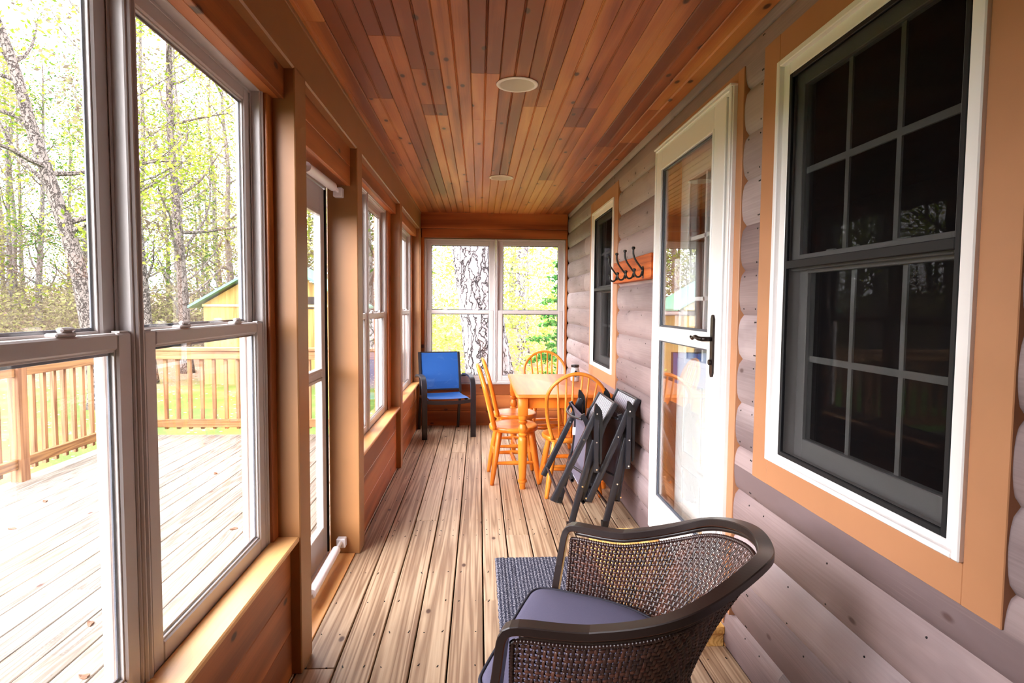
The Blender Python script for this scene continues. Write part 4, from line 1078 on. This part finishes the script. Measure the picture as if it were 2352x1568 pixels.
for s in (-1, 1):
    MB().add([(0, -1.75, pz+.06), (0, 1.7, pz+.06), (s*(hw2+.28), 1.7, ez-.10), (s*(hw2+.28), -1.75, ez-.10), (0, -1.75, pz+.12), (0, 1.7, pz+.12), (s*(hw2+.28), 1.7, ez-.04), (s*(hw2+.28), -1.75, ez-.04)],
             [(0, 1, 2, 3), (7, 6, 5, 4), (0, 3, 7, 4), (1, 5, 6, 2), (3, 2, 6, 7), (0, 4, 5, 1)]).build('roof', 'shedroof', Sh)
MB().box(-hw2-.02, hw2+.02, -1.54, -1.50, ez-.06, ez+.0).build('band_board', 'step', Sh)
d = MB(); d.box(-.75, .25, -1.56, -1.51, .1, 1.85); dr = d.build('door', 'shed', Sh)
d = MB(); d.box(-.75, -.66, -1.58, -1.56, .1, 1.85); d.box(.16, .25, -1.58, -1.56, .1, 1.85); d.box(-.66, .16, -1.58, -1.56, .1, .2); d.box(-.66, .16, -1.58, -1.56, 1.75, 1.85)
d.add([(-.66, -1.58, .2), (-.56, -1.58, .2), (.16, -1.58, 1.75), (.06, -1.58, 1.75), (-.66, -1.56, .2), (-.56, -1.56, .2), (.16, -1.56, 1.75), (.06, -1.56, 1.75)], [(0, 1, 2, 3), (7, 6, 5, 4), (0, 3, 7, 4), (1, 5, 6, 2), (3, 2, 6, 7), (0, 4, 5, 1)])
d.build('brace', 'vinyl', dr)
MB().box(.55, .95, -1.53, -1.5, 1.9, 2.2).build('vent', 'seal', Sh)

# trees
def leaves(centers, n, spread, size, rnd):
    m = MB(); vs = []; fs = []
    for k in range(n):
        c = centers[rnd.randrange(len(centers))]
        p = Vector((c.x+rnd.gauss(0, spread), c.y+rnd.gauss(0, spread), c.z+rnd.gauss(0, spread*.7)))
        a = Vector((rnd.uniform(-1, 1), rnd.uniform(-1, 1), rnd.uniform(-.6, .6))).normalized(); b_ = a.cross(Vector((rnd.uniform(-1, 1), rnd.uniform(-1, 1), rnd.uniform(-1, 1)))).normalized()
        s = size*rnd.uniform(.6, 1.3); i = len(vs)
        vs += [p-a*s, p+b_*s*.5, p+a*s, p-b_*s*.5]; fs.append((i, i+1, i+2, i+3))
    return m.add(vs, fs)
def tree(name, label, cat, base, path, r0, r1, nb, seed, nl, lsize, mat='leaf', barkm='bark', group=None, blen=2.2, h0=.35, spread=.28):
    rnd = random.Random(seed)
    R = thing(name, label, cat, base, group=group); base = Vector(base)
    P = catmull([Vector(p) for p in path], 8); n = len(P)
    rad = [r0*(1-i/(n-1))+r1*i/(n-1) for i in range(n)]
    rad[0] *= 1.35; rad[1] *= 1.2; rad[2] *= 1.1
    MB().tube(P, rad, 14).build('trunk', barkm, R, smooth=True)
    br = MB(); tips = []
    for k in range(nb):
        i = int(n*(h0+(1-h0)*(k+rnd.random())/nb)); i = min(n-2, i); p = P[i]
        az = rnd.uniform(0, 2*PI); L = blen*rnd.uniform(.5, 1.2)*(1-.45*i/n); up = rnd.uniform(.2, .8)
        d = Vector((math.cos(az), math.sin(az), up)).normalized(); pts = [p]; q = p.copy()
        for s in range(5):
            d = (d+Vector((rnd.uniform(-.25, .25), rnd.uniform(-.25, .25), rnd.uniform(-.1, .25)))).normalized(); q = q+d*L/5; pts.append(q)
            tips.append(q)
            if s > 1:
                e_ = (d+Vector((rnd.uniform(-.9, .9), rnd.uniform(-.9, .9), rnd.uniform(-.3, .5)))).normalized(); t1 = q+e_*L*.22; t2 = t1+e_*L*.18+Vector((0, 0, .05)); tips += [t1, t2]
                br.tube([q, t1, t2], [rad[i]*.12, rad[i]*.08, .004], 4)
        br.tube(pts, [rad[i]*.42*(1-s/6)+.004 for s in range(6)], 6)
    br.build('branches', barkm, R)
    if nl: leaves(tips, nl, spread, lsize, rnd).build('foliage', mat, R)
    return R
tree('leaning_tree', 'crooked leaning tree trunk beside the deck railing, at the far left', 'tree', (-7.2, 12, -.6), [(0, 0, 0), (-.1, 0, 1.2), (-.35, 0, 2.8), (-.72, 0, 4.1), (-1.05, 0, 5.2), (-1.35, 0, 6.4), (-1.85, 0, 8.0), (-2.2, .2, 10)], .17, .05, 16, 2, 2600, .055, blen=3.0, h0=.3)
tree('slender_tree', 'tall straight slender tree left of the shed', 'tree', (-8.35, 18, -.6), [(0, 0, 0), (-.05, 0, 2), (-.15, 0, 4), (-.35, .1, 7), (-.3, 0, 10), (-.5, 0, 13)], .16, .05, 20, 5, 2600, .06, blen=2.8, h0=.3)
tree('slender_tree', 'thin grey tree left of the tall slender one', 'tree', (-8.3, 16, -.6), [(0, 0, 0), (-.1, 0, 2), (-.22, 0, 4), (-.35, 0, 6), (-.2, .1, 9)], .13, .03, 14, 8, 1800, .05, blen=2.2, h0=.3)
# the big oak outside the end window
ok = thing('oak_tree', 'huge furrowed oak trunk close outside the end window', 'tree', (.20, 9.6, -.6))
b = MB(); rings = []; rnd = random.Random(4)
NS, NZ = 72, 90
for j in range(NZ+1):
    z = 7.5*j/NZ; cxx = .10-.15*z+.004*z*z; R0 = .325+.22*math.exp(-z/.55)+.01*math.sin(z*2)
    ring = []
    for k in range(NS):
        a = 2*PI*k/NS; rr = R0*(1+.06*math.exp(-z/.8)*math.cos(5*a+1)+.025*math.cos(3*a+z*.6))
        ring.append((cxx+rr*math.cos(a)+.015*rnd.uniform(-1, 1), rr*math.sin(a)+.015*rnd.uniform(-1, 1), z))
    rings.append(ring)
b.loft(rings).build('trunk', 'oak', ok, smooth=True)
tree('straight_tree', 'straight grey trunk behind the right end window', 'tree', (1.42, 20, -.6), [(0, 0, 0), (.0, 0, 2), (-.02, 0, 4), (0, .1, 7), (.05, 0, 10), (0, 0, 13)], .22, .12, 6, 15, 500, .06, mat='leafpale', barkm='oak', blen=2, h0=.6)
# young fir with drooping sprays
fir = thing('young_fir', 'young green fir with spreading branches right of the end window', 'tree', (2.15, 13.0, -.6))
MB().tube([(0, 0, 0), (0, 0, 4.2)], [.06, .01], 8).build('trunk', 'bark', fir)
m = MB(); rnd = random.Random(9); tips = []
for k in range(60):
    h = .4+3.6*k/60; L = 1.25*(1-h/4.4)+.15; az = k*2.4; d = Vector((math.cos(az), math.sin(az), -.12)); m.tube([Vector((0, 0, h)), Vector((0, 0, h))+d*L], [.010, .003], 4)
    for q in range(10): tips.append(Vector((0, 0, h))+d*L*(.25+.75*q/9))
m.build('branches', 'bark', fir)
leaves(tips, 9000, .05, .05, rnd).build('foliage', 'needle', fir)
# forest behind: a few builds copied about
gw = 'bare grey trees of the woods behind the lawn'
lab = 'thin grey woodland tree with pale spring leaves, standing in the woods behind the lawn'
protos = []
for k in range(5):
    rr = random.Random(100+k); lean = rr.uniform(-.5, .5)
    t_ = tree('woodland_tree', lab, 'tree', (0, 0, 0), [(0, 0, 0), (lean*.2, 0, 2.5), (lean*.5, .1, 5), (lean*.9, 0, 8), (lean, .2, 11), (lean*1.2, 0, 13.5)], .13+.03*k/2, .04, 20, 200+k, 2300, .085, mat=('leaf', 'leafb', 'leafpale', 'leafg', 'leafpale')[k], barkm='barkp', group=gw, blen=3.0, h0=.12, spread=.4)
    protos.append(t_)
rnd = random.Random(77); spots = []
for k in range(400):
    y = rnd.uniform(22, 46); x = rnd.uniform(-1.05*y, .55*y)
    if any((x-a)**2+(y-c)**2 < 2.6 for a, c in spots): continue
    if -9 < x < -1.5 and y < 22: continue
    if -4 < x < 7 and y < 36: continue
    spots.append((x, y))
    if len(spots) >= 105: break
for k in range(10):   # woods to the left side, for light and for reflections
    spots.append((-rnd.uniform(18, 30), rnd.uniform(8, 20)))
for k, (x, y) in enumerate(spots):
    p = protos[k % 5]
    if k < 5: o = p; o.location = (x, y, gz(x, y)); o.rotation_euler = (0, 0, k)
    else: o = dup(p, (x, y, gz(x, y)), rnd.uniform(0, 6.28), scale=rnd.uniform(.75, 1.15))
# low brush band: nobody could count it
rnd = random.Random(31)
cen = []
for k in range(1500):
    y = rnd.uniform(20, 40); x = rnd.uniform(-1.05*y, .55*y)
    if (-8.5 < x < -2 and y < 20.5) or x > -.16*y: continue
    cen.append(Vector((x, y, gz(x, y)+rnd.uniform(.1, 2.6)*rnd.random()**.5)))
tag(leaves(cen, 60000, .35, .075, rnd).build('undergrowth', 'leafb'), 'pale brown and green undergrowth along the edge of the woods', 'undergrowth', kind='stuff')
cen = []
for k in range(700):
    y = rnd.uniform(13, 34); x = rnd.uniform(-.11*y, .24*y)
    cen.append(Vector((x, y, gz(x, y)+rnd.uniform(.1, 1.6+.26*y)*rnd.random()**.6)))
tag(leaves(cen, 36000, .45, .06, rnd).build('undergrowth', 'leafpale'), 'yellow green saplings and brush behind the end window', 'undergrowth', kind='stuff')
